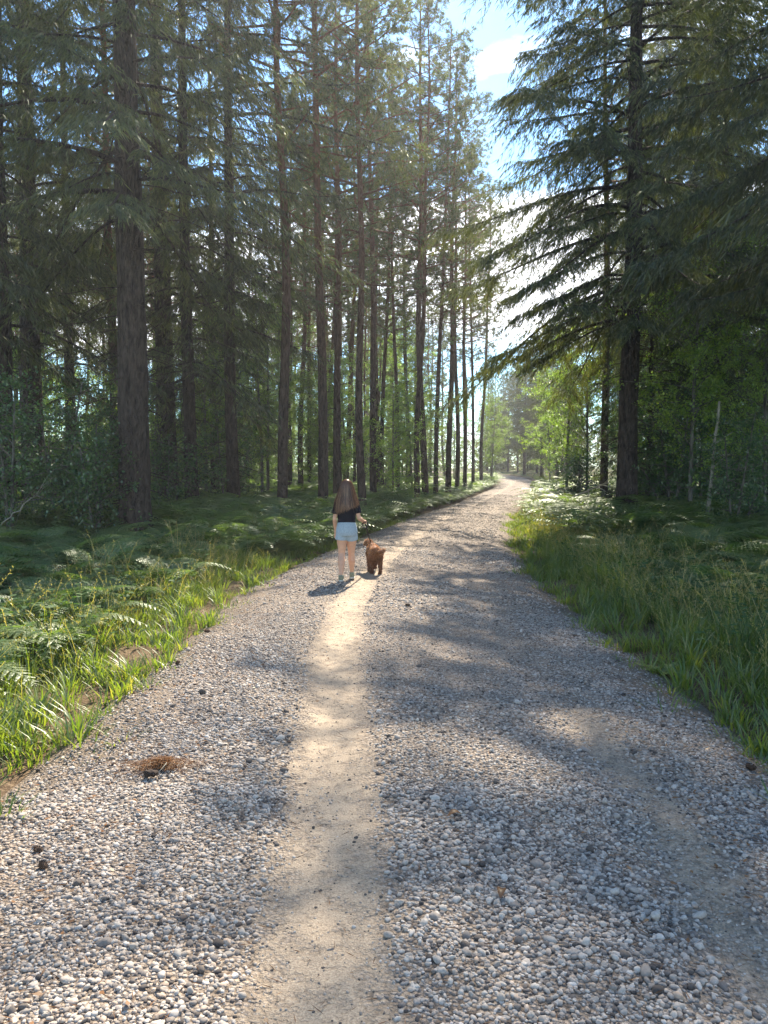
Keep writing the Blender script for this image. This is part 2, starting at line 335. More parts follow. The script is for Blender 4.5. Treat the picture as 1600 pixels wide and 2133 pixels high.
# main road
ry = axis([(-3, 14, .06), (14, 40, .2), (40, 109, .6)]); rl = np.concatenate([np.linspace(-HW - .35, HW + .35, 90)])
RY, RL = np.meshgrid(ry, rl, indexing='ij'); RX = RL * hw(RY) / HW + cx(RY)
nr, nl_ = RY.shape; i = (np.arange(nr - 1)[:, None] * nl_ + np.arange(nl_ - 1)[None]).ravel()
def tc_(y): return np.interp(y, [2, 4, 6, 9, 12, 20], [-.28, -.43, -.53, -.53, -.47, -.47])
def sandf(lat, y):
    w = .04 * np.sin(y * 1.1) + .025 * np.sin(y * 3.1 + 1)
    a = .95 * np.exp(-(np.abs(lat - tc_(y) + w * .6) / .255) ** 2.4) * np.clip(1.15 - y / 30, .45, 1)
    b = np.exp(-(np.abs(lat - 1.05 + w) / .21) ** 2.2) * np.where(y < 4.8, .55, .25)
    return np.maximum(a, b) + .12 * np.exp(-((lat - .3) / .5) ** 2) * (y > 6)
dirt = np.clip((np.abs(RL) - 1.35 + .22 * snoise(RY * 2.3, RL * 3)) / .5, 0, 1)
road = mk('road', np.stack([RX, RY, roadz(RX, RY)], -1).reshape(-1, 3), [np.stack([i, i + 1, i + nl_ + 1, i + nl_], -1)], MAT['gravel_road'], attrs={'sand': sandf(RL, RY).ravel(), 'dirt': dirt.ravel()}, smooth=True)
props(road, kind='structure')
# side track
sx = np.linspace(8.6, 40, 80); sl = np.linspace(-1.7, 1.7, 24); SX, SL = np.meshgrid(sx, sl, indexing='ij')
t = np.clip((SX - 9.5) / 20, 0, 1); SY = 47.5 + 3 * t + 5 * t * t + SL
SZ = rise(SY) + .03 - .12 * (np.abs(SL) / 1.7) ** 4 + .01 * snoise(SX * 2, SY * 2) - .08 * np.clip(11.0 - SX, 0, 1)
i = (np.arange(79)[:, None] * 24 + np.arange(23)[None]).ravel()
side = mk('path', np.stack([SX, SY, SZ], -1).reshape(-1, 3), [np.stack([i, i + 1, i + 25, i + 24], -1)], MAT['gravel_road'], attrs={'sand': np.full(SX.size, .4), 'dirt': np.clip(np.abs(SL.ravel()) - .9, 0, 1)}, smooth=True)
props(side, kind='structure')

# ------------------------------------------------------------------ gravel stones
def icos():
    p = (1 + 5 ** .5) / 2
    V = norm(np.array([(-1, p, 0), (1, p, 0), (-1, -p, 0), (1, -p, 0), (0, -1, p), (0, 1, p), (0, -1, -p), (0, 1, -p), (p, 0, -1), (p, 0, 1), (-p, 0, -1), (-p, 0, 1)], float))
    F = np.array([(0, 11, 5), (0, 5, 1), (0, 1, 7), (0, 7, 10), (0, 10, 11), (1, 5, 9), (5, 11, 4), (11, 10, 2), (10, 7, 6), (7, 1, 8), (3, 9, 4), (3, 4, 2), (3, 2, 6), (3, 6, 8), (3, 8, 9), (4, 9, 5), (2, 4, 11), (6, 2, 10), (8, 6, 7), (9, 8, 1)])
    return V, F
def subdiv(V, F):
    V = [tuple(v) for v in V]; idx = {}; out = []
    def mid(a, b):
        k = (min(a, b), max(a, b))
        if k not in idx:
            m = norm((np.array(V[a]) + np.array(V[b])) / 2); idx[k] = len(V); V.append(tuple(m))
        return idx[k]
    for a, b, c in F:
        x, y, z = mid(a, b), mid(b, c), mid(c, a); out += [(a, x, z), (x, b, y), (z, y, c), (x, y, z)]
    return np.array(V), np.array(out)
I0 = icos(); I1 = subdiv(*I0); I2 = subdiv(*I1)
def stones(mb, n, ylo, yhi, base, size, rng, sand_keep, tint=None, latlim=HW + .1, fine=0, ypow=1.0):
    V0, F0 = base
    y = ylo + (yhi - ylo) * rng.random(n) ** ypow; lat = (rng.random(n) * 2 - 1) * latlim
    x = lat * hw(y) / HW + cx(y)
    keep = rng.random(n) > np.clip(sandf(lat, y) * 1.3, 0, 1) * (1 - sand_keep)
    if fine:      # compacted crown of the road between the wheel tracks, loose stones banked near left and right foreground
        keep &= rng.random(n) > .55 * np.clip((y - 3.2) / 2.5, 0, 1) * np.exp(-((lat - .25) / .8) ** 2)
    # thin towards the dirty edges
    keep &= rng.random(n) > np.clip((np.abs(lat) - 1.45 + .25 * snoise(y * 2, lat * 3)) / .5, 0, .8)
    # only what the camera side could see
    keep &= np.abs(x) < y * .62 + 1.0
    y, lat, x = y[keep], lat[keep], x[keep]; n = len(x)
    big = 1 + .35 * snoise(x * 1.3, y * 1.1, 3)
    s = size * np.exp(rng.normal(0, .33, n)) * big * np.where(sandf(lat, y) > .5, .55, 1)
    S = np.stack([s * rng.uniform(.8, 1.25, n), s * rng.uniform(.6, 1.0, n), s * rng.uniform(.4, .75, n)], -1)
    P = V0[None] * (1 + .20 * rng.normal(size=(n, len(V0), 1)) * (1.0 if len(V0) < 20 else .62)) * S[:, None]
    a = rng.uniform(0, 6.283, n); tl = rng.normal(0, .3, n)
    ct, st = np.cos(tl)[:, None], np.sin(tl)[:, None]
    Px, Pz = P[..., 0] * ct - P[..., 2] * st, P[..., 0] * st + P[..., 2] * ct
    ca, sa = np.cos(a)[:, None], np.sin(a)[:, None]
    Q = np.stack([Px * ca - P[..., 1] * sa, Px * sa + P[..., 1] * ca, Pz], -1)
    z = roadz(x, y) + S[:, 2] * rng.uniform(-.3, .6, n)
    Q += np.stack([x, y, z], -1)[:, None]
    F = (F0[None] + (np.arange(n) * len(V0))[:, None, None]).reshape(-1, 3)
    tt = rng.random(n) if tint is None else tint(n)
    mb.add(Q.reshape(-1, 3), F, tint=np.repeat(tt, len(V0)))
g = MB(); rg = np.random.default_rng(11)
stones(g, 50000, 1.5, 3.6, I1, .0073, rg, .06, fine=1)
stones(g, 90, 1.7, 7, I1, .0135, rg, .04)
stones(g, 86000, 3.5, 8.0, I0, .0070, rg, .06, fine=1)
stones(g, 34000, 7.8, 14.0, I0, .0085, rg, .12)
stones(g, 14000, 13, 26, I0, .011, rg, .2)
stones(g, 6000, 24, 40, I0, .013, rg, .2)
stones(g, 1900, 1.9, 8, I1, .0072, rg, 1.0, tint=lambda n: np.zeros(n) + .03)
props(g.build('gravel', MAT['gravel_stones'], smooth=True), 'loose grey and pinkish gravel stones strewn over the forest road', 'gravel', kind='stuff')

# ------------------------------------------------------------------ trees
def limb_wood(mb, P, r0, r1, sides=4):
    V, F = tube(P, np.linspace(r0, r1, len(P)), sides, cap=False); mb.add(V, F)

def trunk_mesh(H, r0, rng, wob=.12, flare=1.35, sides=12, lean=0):
    n = int(H / .45) + 2; z = np.linspace(-.25, H, n)
    ph = rng.uniform(0, 6.28, 4)
    px = wob * (np.sin(z * .22 + ph[0]) - math.sin(ph[0])) + .3 * wob * np.sin(z * .7 + ph[1]) - .3 * wob * math.sin(ph[1]) + lean * z
    py = wob * (np.sin(z * .19 + ph[2]) - math.sin(ph[2]))
    t = np.clip(z / H, 0, 1); r = r0 * (1 - t) ** .8 * .98 + .012
    r = r * (1 + (flare - 1) * np.exp(-np.maximum(z, 0) / .45))
    P = np.stack([px, py, z], -1); V, F = tube(P, r, sides, up=(1, 0, 0))
    m = n * sides; V[:m] += (norm(V[:m] - np.repeat(P, sides, 0)) * (rng.normal(0, .035, m) * np.repeat(r, sides))[:, None])
    def pos(h): return np.array([np.interp(h, z, px), np.interp(h, z, py), h])
    def rad(h): return float(np.interp(h, z, r))
    return (V, F), pos, rad

def spruce(seed, H=22, hb=2.0, R=3.6, nl=90, r0=.25, el=1.0, dead=14, power=.8, droop=.55, fill=1.0, extra=()):
    rng = np.random.default_rng(seed); (TV, TF), pos, rad = trunk_mesh(H, r0, rng, .06)
    wood, fol = MB(), MB()
    for i in range(nl + len(extra)):
        t = (i + rng.random()) / nl; h = hb + (H - hb) * t
        L = R * (1 - min(t, 1)) ** power * rng.uniform(.6, 1.15) + .25
        az = i * 2.39996 + rng.normal(0, .35)
        if i >= nl: h, az, L = extra[i - nl]; t = (h - hb) / (H - hb)
        rd = np.array([math.cos(az), math.sin(az), 0]); sd = np.array([-rd[1], rd[0], 0])
        n = max(5, int(L / .22)); s = np.linspace(0, 1, n)
        a, b, c = .12 + .35 * t, droop * (1.15 - .75 * t) * rng.uniform(.7, 1.25), .22
        zz = L * (a * s - b * s ** 1.8 + c * s ** 4); cur = rng.normal(0, .06) * L
        P = pos(h) + rd * (L * s)[:, None] + sd * (cur * s ** 2)[:, None] + np.array([0, 0, 1]) * zz[:, None]
        limb_wood(wood, P, min(.012 + L * .009, rad(h) * .5), .004)
        # secondaries
        m = max(4, int(L / .078 * fill)); u = rng.uniform(.14, 1, m) ** .85
        B = np.stack([np.interp(u, s, P[:, k]) for k in range(3)], -1)
        sg = np.where(np.arange(m) % 2, 1, -1)[:, None]
        l2 = (.20 + .42 * L ** .55 * np.sin(np.pi * np.clip(u * .86 + .06, 0, 1)) ** .7) * rng.uniform(.6, 1.15, m)
        D2 = norm(rd * rng.uniform(.45, 1.0, m)[:, None] + sd * sg * rng.uniform(.35, 1.0, m)[:, None] + np.array([0, 0, 1]) * rng.normal(-.12, .12, m)[:, None])
        k = max(5, int(7 * el)); v = np.linspace(.05, 1, k)[None, :] + rng.uniform(-.04, .04, (m, k))
        O = B[:, None] + D2[:, None] * (l2[:, None] * v)[..., None] - np.array([0, 0, 1]) * (l2[:, None] * .45 * v ** 2)[..., None]
        side2 = norm(np.cross(D2, np.array([0, 0, 1.0])))
        for q in range(3):
            hang = rng.uniform(.5, 1.5, (m, k)) * (1.0 - .45 * t)
            D3 = D2[:, None] * rng.uniform(.4, .9, (m, k))[..., None] + side2[:, None] * (rng.normal(0, .55, (m, k)))[..., None] - np.array([0, 0, 1]) * hang[..., None]
            ln = rng.uniform(.08, .22, m * k) * (1.0 + .25 * (1 - t))
            Vb, Fb, tb = blades(O.reshape(-1, 3), D3.reshape(-1, 3), ln, .013 + .010 * rng.random(m * k), rng)
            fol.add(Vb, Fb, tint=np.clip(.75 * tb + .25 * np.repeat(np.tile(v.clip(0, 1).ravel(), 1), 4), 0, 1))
    for i in range(26):
        h = rng.uniform(.5, H * .5); az = rng.uniform(0, 6.28); rd = np.array([math.cos(az), math.sin(az), -.15]); p0 = pos(h); limb_wood(wood, np.stack([p0, p0 + rd * (rad(h) + .04), p0 + rd * (rad(h) + rng.uniform(.06, .22))]), .016, .009, 5)
    for i in range(dead):
        h = rng.uniform(.8, hb + 1.5); az = rng.uniform(0, 6.28); L = rng.uniform(.5, 1.9)
        s = np.linspace(0, 1, 6); rd = np.array([math.cos(az), math.sin(az), 0])
        P = pos(h) + rd * (L * s)[:, None] + np.array([0, 0, 1]) * (-.3 * L * s ** 1.5)[:, None] + rng.normal(0, .02, (6, 3)) * s[:, None]
        limb_wood(wood, P, .014, .003)
        for j in range(9):
            q = P[rng.integers(2, 6)]; d = norm(rd + rng.normal(0, .7, 3)) * rng.uniform(.2, .5); limb_wood(wood, np.stack([q, q + d * .5 + [0, 0, -.03], q + d]), .005, .002, 3)
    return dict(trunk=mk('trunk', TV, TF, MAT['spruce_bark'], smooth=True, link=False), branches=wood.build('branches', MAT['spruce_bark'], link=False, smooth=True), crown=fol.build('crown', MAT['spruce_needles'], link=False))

def pine(seed, H=24, hb=.5, R=2.3, nl=34, r0=.16, tuft=9, stubs=12, topshape=.7):
    rng = np.random.default_rng(seed); (TV, TF), pos, rad = trunk_mesh(H, r0, rng, .16, 1.2, 10)
    wood, fol = MB(), MB(); hb = hb * H
    for i in range(nl):
        t = ((i + rng.random()) / nl) ** .9; h = hb + (H - hb - .3) * t
        L = R * (np.sin(np.pi * min(1, (t * .72 + .28))) ** topshape + .12) * rng.uniform(.5, 1.15)
        az = i * 2.39996 + rng.normal(0, .5); el = math.radians(rng.uniform(0, 28) + 22 * t); rd = np.array([math.cos(az), math.sin(az), 0])
        n = 7; s = np.linspace(0, 1, n); P = pos(h) + rd * (L * math.cos(el) * s)[:, None] + np.array([0, 0, 1]) * (L * (math.sin(el) * s - .18 * s ** 2 * (1 - t) + .12 * s ** 3))[:, None]
        P = P + np.cumsum(rng.normal(0, .028 * L, (n, 3)), 0) * s[:, None]
        limb_wood(wood, P, min(.014 + .012 * L, rad(h) * .6), .006)
        m = max(3, int(L * 4.2)); u = rng.uniform(.3, 1, m); B = np.stack([np.interp(u, s, P[:, k]) for k in range(3)], -1)
        for j in range(m):
            d = norm(rd * rng.uniform(.2, 1) + rng.normal(0, .55, 3) + np.array([0, 0, .35])); l2 = rng.uniform(.25, .75) * (1.25 - .5 * u[j]) * min(1, .4 + L / 2)
            Q = np.stack([B[j], B[j] + d * l2 * .5 + [0, 0, .02], B[j] + d * l2 + [0, 0, .07 * l2]]); limb_wood(wood, Q, .009, .004, 3)
            c = max(3, int(tuft * l2 * 1.3)); v = rng.uniform(.35, 1.05, c)
            C = B[j] + d * (l2 * v)[:, None] + rng.normal(0, .07, (c, 3))
            nn = 16
            O = np.repeat(C, nn, 0) + rng.normal(0, .015, (c * nn, 3)); DD = norm(rng.normal(0, .75, (c * nn, 3)) + d * .7 + np.array([0, 0, .35]))
            Vb, Fb, tb = blades(O, DD, rng.uniform(.08, .16, c * nn), .019, rng); fol.add(Vb, Fb, tint=tb)
    for i in range(stubs):
        h = rng.uniform(.25, 1) * hb + rng.uniform(0, 2); az = rng.uniform(0, 6.28); L = rng.uniform(.3, 1.3); rd = np.array([math.cos(az), math.sin(az), rng.uniform(-.3, .35)])
        s = np.linspace(0, 1, 5); P = pos(h) + rd * (L * s)[:, None] + rng.normal(0, .04, (5, 3)) * s[:, None]; limb_wood(wood, P, .013, .003, 3)
        for j in range(3):
            q = P[rng.integers(2, 5)]; d = norm(rd + rng.normal(0, .6, 3)) * rng.uniform(.1, .4); limb_wood(wood, np.stack([q, q + d * .5, q + d]), .005, .002, 3)
    return dict(trunk=mk('trunk', TV, TF, MAT['pine_bark'], smooth=True, link=False), branches=wood.build('branches', MAT['pine_bark'], link=False, smooth=True), crown=fol.build('crown', MAT['pine_needles'], link=False))

def broadleaf(seed, H=5, hb=.25, R=1.2, nl=26, r0=.04, leaf=.055, nleaf=26, mat='birch_leaves', bark='grey_bark', droop=.1, multi=1):
    rng = np.random.default_rng(seed); wood, fol, tr = MB(), MB(), MB()
    for st in range(multi):
        (TV, TF), pos, rad = trunk_mesh(H * (1 if st == 0 else rng.uniform(.6, .95)), r0, rng, .16, 1.15, 7, lean=0 if multi == 1 else rng.normal(0, .22))
        tr.add(TV, TF)
        for i in range(nl):
            t = (i + rng.random()) / nl; Hs = H * .95; h = hb * H + (Hs - hb * H) * t
            L = R * (np.sin(np.pi * (t * .8 + .2)) ** .8 + .15) * rng.uniform(.5, 1.1); az = i * 2.39996 + rng.normal(0, .5); el = math.radians(rng.uniform(5, 50)); rd = np.array([math.cos(az), math.sin(az), 0])
            s = np.linspace(0, 1, 6); P = pos(h) + rd * (L * math.cos(el) * s)[:, None] + np.array([0, 0, 1]) * (L * (math.sin(el) * s - droop * s ** 2))[:, None] + np.cumsum(rng.normal(0, .03 * L, (6, 3)), 0) * s[:, None]
            limb_wood(wood, P, .006 + .006 * L, .002, 4)
            m = max(2, int(L * 6))
            for j in range(m):
                q = P[rng.integers(1, 6)] + rng.normal(0, .02, 3); d = norm(rd * .7 + rng.normal(0, .6, 3)); l2 = rng.uniform(.15, .45) * L ** .5; e2 = q + d * l2
                limb_wood(wood, np.stack([q, (q + e2) / 2, e2]), .003, .0015, 3)
                v = rng.uniform(.1, 1.1, nleaf); O = q + d * (l2 * v)[:, None] + rng.normal(0, .05, (nleaf, 3)); DD = norm(rng.normal(0, .7, (nleaf, 3)) + d * .5 - np.array([0, 0, .35]))
                Vb, Fb, tb = blades(O, DD, leaf * rng.uniform(.7, 1.25, nleaf), leaf * .72, rng, flat=np.array([0, 0, .8]), waist=.45); fol.add(Vb, Fb, tint=tb)
    return dict(trunk=tr.build('trunk', MAT[bark], link=False, smooth=True), branches=wood.build('branches', MAT[bark], link=False, smooth=True), crown=fol.build('crown', MAT[mat], link=False))

SP = [spruce(1, 21, 5.0, 4.6, 165, .25, 1.4, 34, power=.52, droop=.62, fill=1.4, extra=[(5.6, .4, 2.7), (5.0, .8, 2.4), (6.0, 1.2, 3.0)]), spruce(2, 23, 6.2, 4.0, 104, .30, 1.2, 60, droop=.62, power=.6, extra=[(h_, a_ - 2.0, l_) for h_, a_, l_ in ((8.0, -1.9, 2.4), (8.7, -2.3, 2.9), (9.3, -1.5, 2.6), (7.4, -1.2, 2.0), (10.0, -2.0, 2.8), (7.0, -2.4, 1.8), (6.4, -1.7, 1.3))]), spruce(3, 21, 4.2, 2.6, 100, .18, 1.1, 36, power=.6, droop=.7), spruce(4, 18, 3.2, 2.0, 96, .15, 1.1, 26, power=.6, droop=.75), spruce(5, 17, 1.0, 3.0, 96, .15, 1.0, 10, droop=.5), spruce(6, 20, 5.2, 2.2, 84, .17, 1.1, 40, power=.55, droop=.7, extra=[(10.6, .02, 5.0), (11.2, -.25, 4.2), (8.6, -.5, 3.4), (12.6, .15, 3.8), (13.4, -.4, 3.2), (9.4, .3, 3.0)])]
PN = [pine(11, 20, .44, 2.3, 50, .128, tuft=9), pine(12, 18.5, .42, 2.1, 50, .105, tuft=9), pine(13, 21, .46, 2.5, 52, .138, tuft=9), pine(14, 17.5, .38, 1.8, 50, .085, stubs=24, tuft=9), pine(15, 18, .34, 2.3, 54, .13, stubs=16), pine(16, 15, .28, 2.3, 54, .11, stubs=14)]
BL = [broadleaf(21, 7, .18, 1.7, 44, .04, .065, 34), broadleaf(22, 5, .10, 1.5, 38, .03, .06, 34), broadleaf(23, 10, .2, 2.1, 60, .06, .065, 34)]
SH = [broadleaf(31, 2.6, .1, 1.0, 22, .02, .07, 18, 'shrub_leaves', multi=3), broadleaf(32, 3.4, .12, 1.2, 24, .025, .065, 18, 'shrub_leaves', multi=3), broadleaf(33, 1.5, .08, .7, 16, .012, .06, 16, 'shrub_leaves', multi=4)]

def plant(name, proto, x, y, rz, s, label, cat, group=None, lean=(0, 0), parts=('trunk', 'branches', 'crown'), sz=None):
    r = empty(name, (x, y, float(gz(np.array(x), np.array(y))) - .02), rz, s)
    if sz: r.scale = (s, s, sz)
    r.rotation_euler = (lean[1], lean[0], rz)
    for k in parts:
        o = bpy.data.objects.new(k, proto[k]); COL.objects.link(o); o.parent = r
    return props(r, label, cat, group)

TREES = []
def dmin(px, d):                     # first distance along a photo column that is clear of the left road edge
    while True:
        x = at(px, d)
        if x < float(cx(d) - hw(d)) - .65: return d
        d += .5
def T(px, d, kind, rz, s, label, cat, lean=(0, 0), name=None, group=None, sz=None):
    p = {'S': SP, 'P': PN, 'B': BL, 'H': SH}[kind[0]][int(kind[1])]
    nm = name or {'S': 'spruce_tree', 'P': 'pine_tree', 'B': 'young_birch_tree', 'H': 'shrub'}[kind[0]]
    x = at(px, d); TREES.append((x, d)); return plant(nm, p, x, d, rz, s, label, cat, group, lean, sz=sz)
# left of the road, front to back
T(281, 14.8, 'S1', 2.4, 1.0, 'thick dark spruce trunk standing nearest on the left, grey lichen twigs hanging on it', 'spruce')
T(238, 21.0, 'P2', 1.3, 1.0, 'dark pine just behind and left of the thickest trunk', 'pine')
T(400, 19.5, 'S3', 2.1, 1.1, 'slim spruce with drooping twigs right of the thickest left trunk', 'spruce')
T(488, 20.5, 'S5', 0.0, 1.0, 'spruce with one long dark branch reaching towards the road above the girl', 'spruce')
T(448, 27.5, 'S3', 4.0, 1.0, 'narrow spruce between the two slim ones on the left', 'spruce')
T(15, 17.5, 'S2', 3.6, 1.05, 'dense spruce cut by the left edge of the picture', 'spruce')
T(70, 20.5, 'S1', 5.6, 1.0, 'spruce with bare lower trunk right of the left edge spruce', 'spruce')
T(352, 22.5, 'S1', 1.2, .98, 'tall spruce behind, between the thickest trunk and the slim spruce', 'spruce')
T(150, 24.0, 'S3', 4.4, 1.1, 'narrow spruce in the gap between the left picture edge and the thickest trunk', 'spruce')
T(-230, 14.5, 'S2', 4.4, 1.1, 'spruce beside the left picture edge, branches only reaching in', 'spruce')
T(588, 20.0, 'P0', .3, 1.02, 'straight pine rising from the ferns left of the girl', 'pine', (.012, 0))
T(673, 21.5, 'P2', 1.3, 1.0, 'stout straight pine just left of the girl', 'pine')
T(702, 25.0, 'P4', 2.3, 1.0, 'pine directly behind the girl, right of the stout one', 'pine')
T(758, 22.5, 'P1', 3.1, 1.05, 'slightly leaning pine with its foot just right of the girl', 'pine', (.035, 0))
T(778, 27.0, 'P1', 4.3, 1.1, 'short looking thick pine foot behind the leaning pine', 'pine', (.01, 0))
T(796, 34.0, 'P3', 5.3, 1.1, 'reddish thin pine, rightmost of the tight bundle above the dog', 'pine')
T(786, 36.0, 'P1', .9, 1.1, 'reddish thin pine in the middle of the tight bundle above the dog', 'pine')
T(828, 33.0, 'P3', 1.9, 1.0, 'lone thin pine between the tight bundle and the red trunks', 'pine')
for px, k, rz, sc_, ln, lab in (
    (870, 'P1', 2.9, 1.0, .0, 'thin pine left of the tallest red trunk'),
    (888, 'P0', 3.9, 1.02, .05, 'tall red brown pine leaning right, its pointed top standing in the blue sky gap'),
    (908, 'P3', 4.9, 1.1, .03, 'thin pine close behind the tall leaning red brown one'),
    (934, 'P0', 5.6, 1.02, .025, 'straight reddish pine right of the tall leaning one'),
    (951, 'P1', .1, 1.05, .01, 'dark pine second from the right in the verge row'),
    (968, 'P1', .7, 1.0, .0, 'slim pine behind the verge row near the bend'),
    (985, 'P3', 1.5, 1.05, .0, 'slim greyish pine left of the last trunk before the bend'),
    (1003, 'P1', 2.5, 1.0, .0, 'last slender dark pine before the road bends away, open branches to the right')):
    T(px, dmin(px, 27), k, rz, sc_, lab, 'pine', (ln, 0))
T(628, 31.0, 'P1', 3.5, 1.0, 'thin pine between the two stout pines left of the girl', 'pine')
T(645, 38.0, 'P3', 4.5, 1.0, 'very thin pine seen between the two stout left pines', 'pine')
# middle distance at the end of the road
T(1092, 72.0, 'S0', 1.1, .58, 'dark spruce closing the view where the road turns', 'spruce')
T(1058, 86.0, 'S0', 2.1, .52, 'small spruce behind the road turn, left of the dark one', 'spruce')
T(1128, 66.0, 'S0', 3.1, .56, 'bushy spruce right of the dark one at the road turn', 'spruce')
T(1160, 57.0, 'S0', 3.7, .52, 'rounded spruce right of the side track mouth', 'spruce')
T(1078, 90.0, 'P4', 4.7, .75, 'pine top showing over the dark spruce at the road turn', 'pine')
# right of the road
T(1306, 18.8, 'S0', 2.2, 1.0, 'large spruce on the right with sweeping boughs over the verge', 'spruce')
T(1258, 24.5, 'P1', 4.2, 1.1, 'thinner dark pine trunk just left of the large right spruce', 'pine')
T(1400, 33.0, 'S0', .6, 1.1, 'tall spruce farther back, behind and right of the large right spruce', 'spruce')
T(1350, 22.0, 'S4', 5.2, .55, 'low dense young spruce just behind and right of the large right one', 'spruce')
T(1500, 22.5, 'S3', 1.2, 1.05, 'spruce between the pale leaning stem and the right picture edge', 'spruce')
T(1610, 20.0, 'S2', 3.0, 1.0, 'dark spruce cut by the right edge of the picture', 'spruce')
T(1850, 12.5, 'S0', .8, .95, 'spruce outside the right edge with boughs hanging into the top corner', 'spruce')
T(2120, 9.0, 'S2', 2.8, .9, 'spruce near the camera beyond the right edge, only its boughs in view', 'spruce')
T(1440, 30.0, 'S3', 2.4, 1.1, 'spruce deep in the wood behind the pale leaning stem', 'spruce')
T(1182, 33.0, 'B2', .5, .95, 'bright yellow green birch leaning over the right verge', 'birch')
T(1222, 29.0, 'B0', 1.5, 1.1, 'young birch in front of the spruces at the right verge', 'birch')
T(1145, 44.0, 'B0', 2.5, .9, 'small sunlit birch at the side track', 'birch')
T(1590, 18.0, 'B2', 3.5, .8, 'leafy broadleaf tree at the right edge', 'birch')
T(1460, 21.0, 'B0', 4.5, 1.0, 'small leafy tree behind the pale leaning stem', 'birch')
T(1022, 56.0, 'B2', 5.2, .7, 'sunlit birch beside the last slender pine', 'birch')
T(1025, 52.0, 'B0', .2, .9, 'sunlit young birch on the inside of the bend', 'birch')
T(860, 31.0, 'B1', .8, 1.1, 'yellow green sapling among the pine trunks above the dog', 'birch')
T(820, 27.0, 'B1', 1.8, .9, 'sapling under the pines right of the dog', 'birch')
T(720, 33.0, 'B0', 2.6, 1.0, 'sapling behind the girl between the pines', 'birch')
T(545, 27.0, 'B2', 3.6, .85, 'birch in the wood left of the straight pine', 'birch')
T(430, 25.0, 'B0', 4.6, 1.1, 'birch sapling between the spruces on the left', 'birch')
T(120, 15.5, 'H1', .6, 1.0, 'leafy shrub left of the thickest trunk', 'shrub')
T(200, 14.5, 'H0', 1.6, .95, 'small forked sapling with bright leaves left of the thickest trunk', 'shrub')
T(20, 14.0, 'H1', 2.6, 1.0, 'tall leafy shrub at the left picture edge', 'shrub')
T(345, 18.5, 'H0', 3.6, .9, 'leafy shrub right behind the thickest trunk', 'shrub')
T(1205, 27.0, 'H2', 4.6, 1.3, 'low dark bush on the right verge behind the grass', 'shrub')
T(1400, 21.0, 'H0', 5.6, .9, 'shrub in shade behind the large right spruce', 'shrub')
T(1530, 15.5, 'H1', .3, .8, 'shrub near the right edge above the ferns', 'shrub')
T(470, 22.0, 'H1', 1.1, 1.0, 'shrub between the left spruces and the ferns', 'shrub')
# wood behind: individual trees in loosely shuffled rows
rt = random.Random(5); FILLED = []
def fill(pxa, pxb, da, db, n, kinds, label, cat, group, smin, smax, mind=1.5):
    c = tries = 0
    while c < n and tries < n * 60:
        tries += 1
        d = math.sqrt(rt.uniform(da * da, db * db)); px = rt.uniform(pxa, pxb); x = at(px, d)
        if float(track_dist(np.array(x), np.array(d))) < 2.2 or any((x - a) ** 2 + (d - b) ** 2 < mind ** 2 for a, b in TREES): continue
        FILLED.append((label, px, T(px, d, rt.choice(kinds), rt.uniform(0, 6.28), rt.uniform(smin, smax), label, cat, (rt.gauss(0, .012), 0), group=group))); c += 1
fill(420, 1000, 30, 48, 17, ['P0', 'P1', 'P2', 'P3', 'P3', 'P1'], 'slender background pine', 'pine', 'pines deep in the left wood', .82, 1.05)
fill(-120, 420, 26, 55, 24, ['P1', 'P3', 'P3', 'P0', 'P1'], 'thin background pine', 'pine', 'thin pines behind the left spruces', .85, 1.05)
fill(440, 1010, 52, 85, 36, ['P0', 'P1', 'P3', 'P4', 'P5'], 'small faraway pine', 'pine', 'far pines left of the road', .75, .95, 2.0)
fill(-120, 430, 32, 60, 5, ['S2', 'S3', 'S4'], 'background spruce', 'spruce', 'far spruces on the left', .6, .9, 2)
fill(1290, 1750, 27, 60, 20, ['S2', 'S3', 'P1', 'P3'], 'shaded background tree', 'tree', 'far trees on the right', .8, 1.0, 1.8)
fill(1000, 1210, 72, 105, 26, ['S4', 'P5', 'S4'], 'faraway tree', 'tree', 'far trees beyond the turn', .55, .8, 2)
fill(400, 1010, 25, 50, 40, ['B0', 'B0', 'B2', 'B1'], 'leafy sapling', 'sapling', 'saplings under the left pines', .7, 1.1, 1.3)
fill(-100, 420, 17, 34, 22, ['B1', 'H1', 'H0', 'B0'], 'shaded leafy sapling', 'sapling', 'saplings in the left wood', .8, 1.15, 1.2)
fill(1330, 1750, 18, 36, 22, ['B1', 'H1', 'H0', 'B0'], 'shaded leafy sapling', 'sapling', 'saplings in the right wood', .75, 1.15, 1.2)

MARKS = [(-9e9, 'left picture edge'), (15, 'left edge spruce'), (150, 'narrow spruce'), (278, 'thickest trunk'), (400, 'slim spruce'), (488, 'long branched spruce'), (588, 'straight pine'), (673, 'stout pine'), (758, 'leaning pine'), (828, 'lone thin pine'), (888, 'tall red pine'), (1003, 'last slender pine'), (1092, 'dark spruce'), (1182, 'yellow birch'), (1306, 'large spruce'), (1480, 'pale stem'), (9e9, 'right picture edge')]
ORD = ['first', 'second', 'third', 'fourth', 'fifth', 'sixth', 'seventh', 'eighth', 'ninth', 'tenth', 'eleventh', 'twelfth', 'thirteenth', 'fourteenth', 'fifteenth', 'sixteenth', 'seventeenth']
_b = {}
for lab, px, o in FILLED:
    k = max(i for i, (p, n) in enumerate(MARKS) if px > p); _b.setdefault((lab, k), []).append((px, o))
for (lab, k), L_ in _b.items():
    L_.sort(key=lambda t: t[0])
    for i, (px, o) in enumerate(L_):
        pos_ = ORD[min(i, 16)] + ' from left' if len(L_) > 1 else 'only one'
        o['label'] = '%s, %s between the %s and the %s' % (lab, pos_, MARKS[k][1], MARKS[k + 1][1])

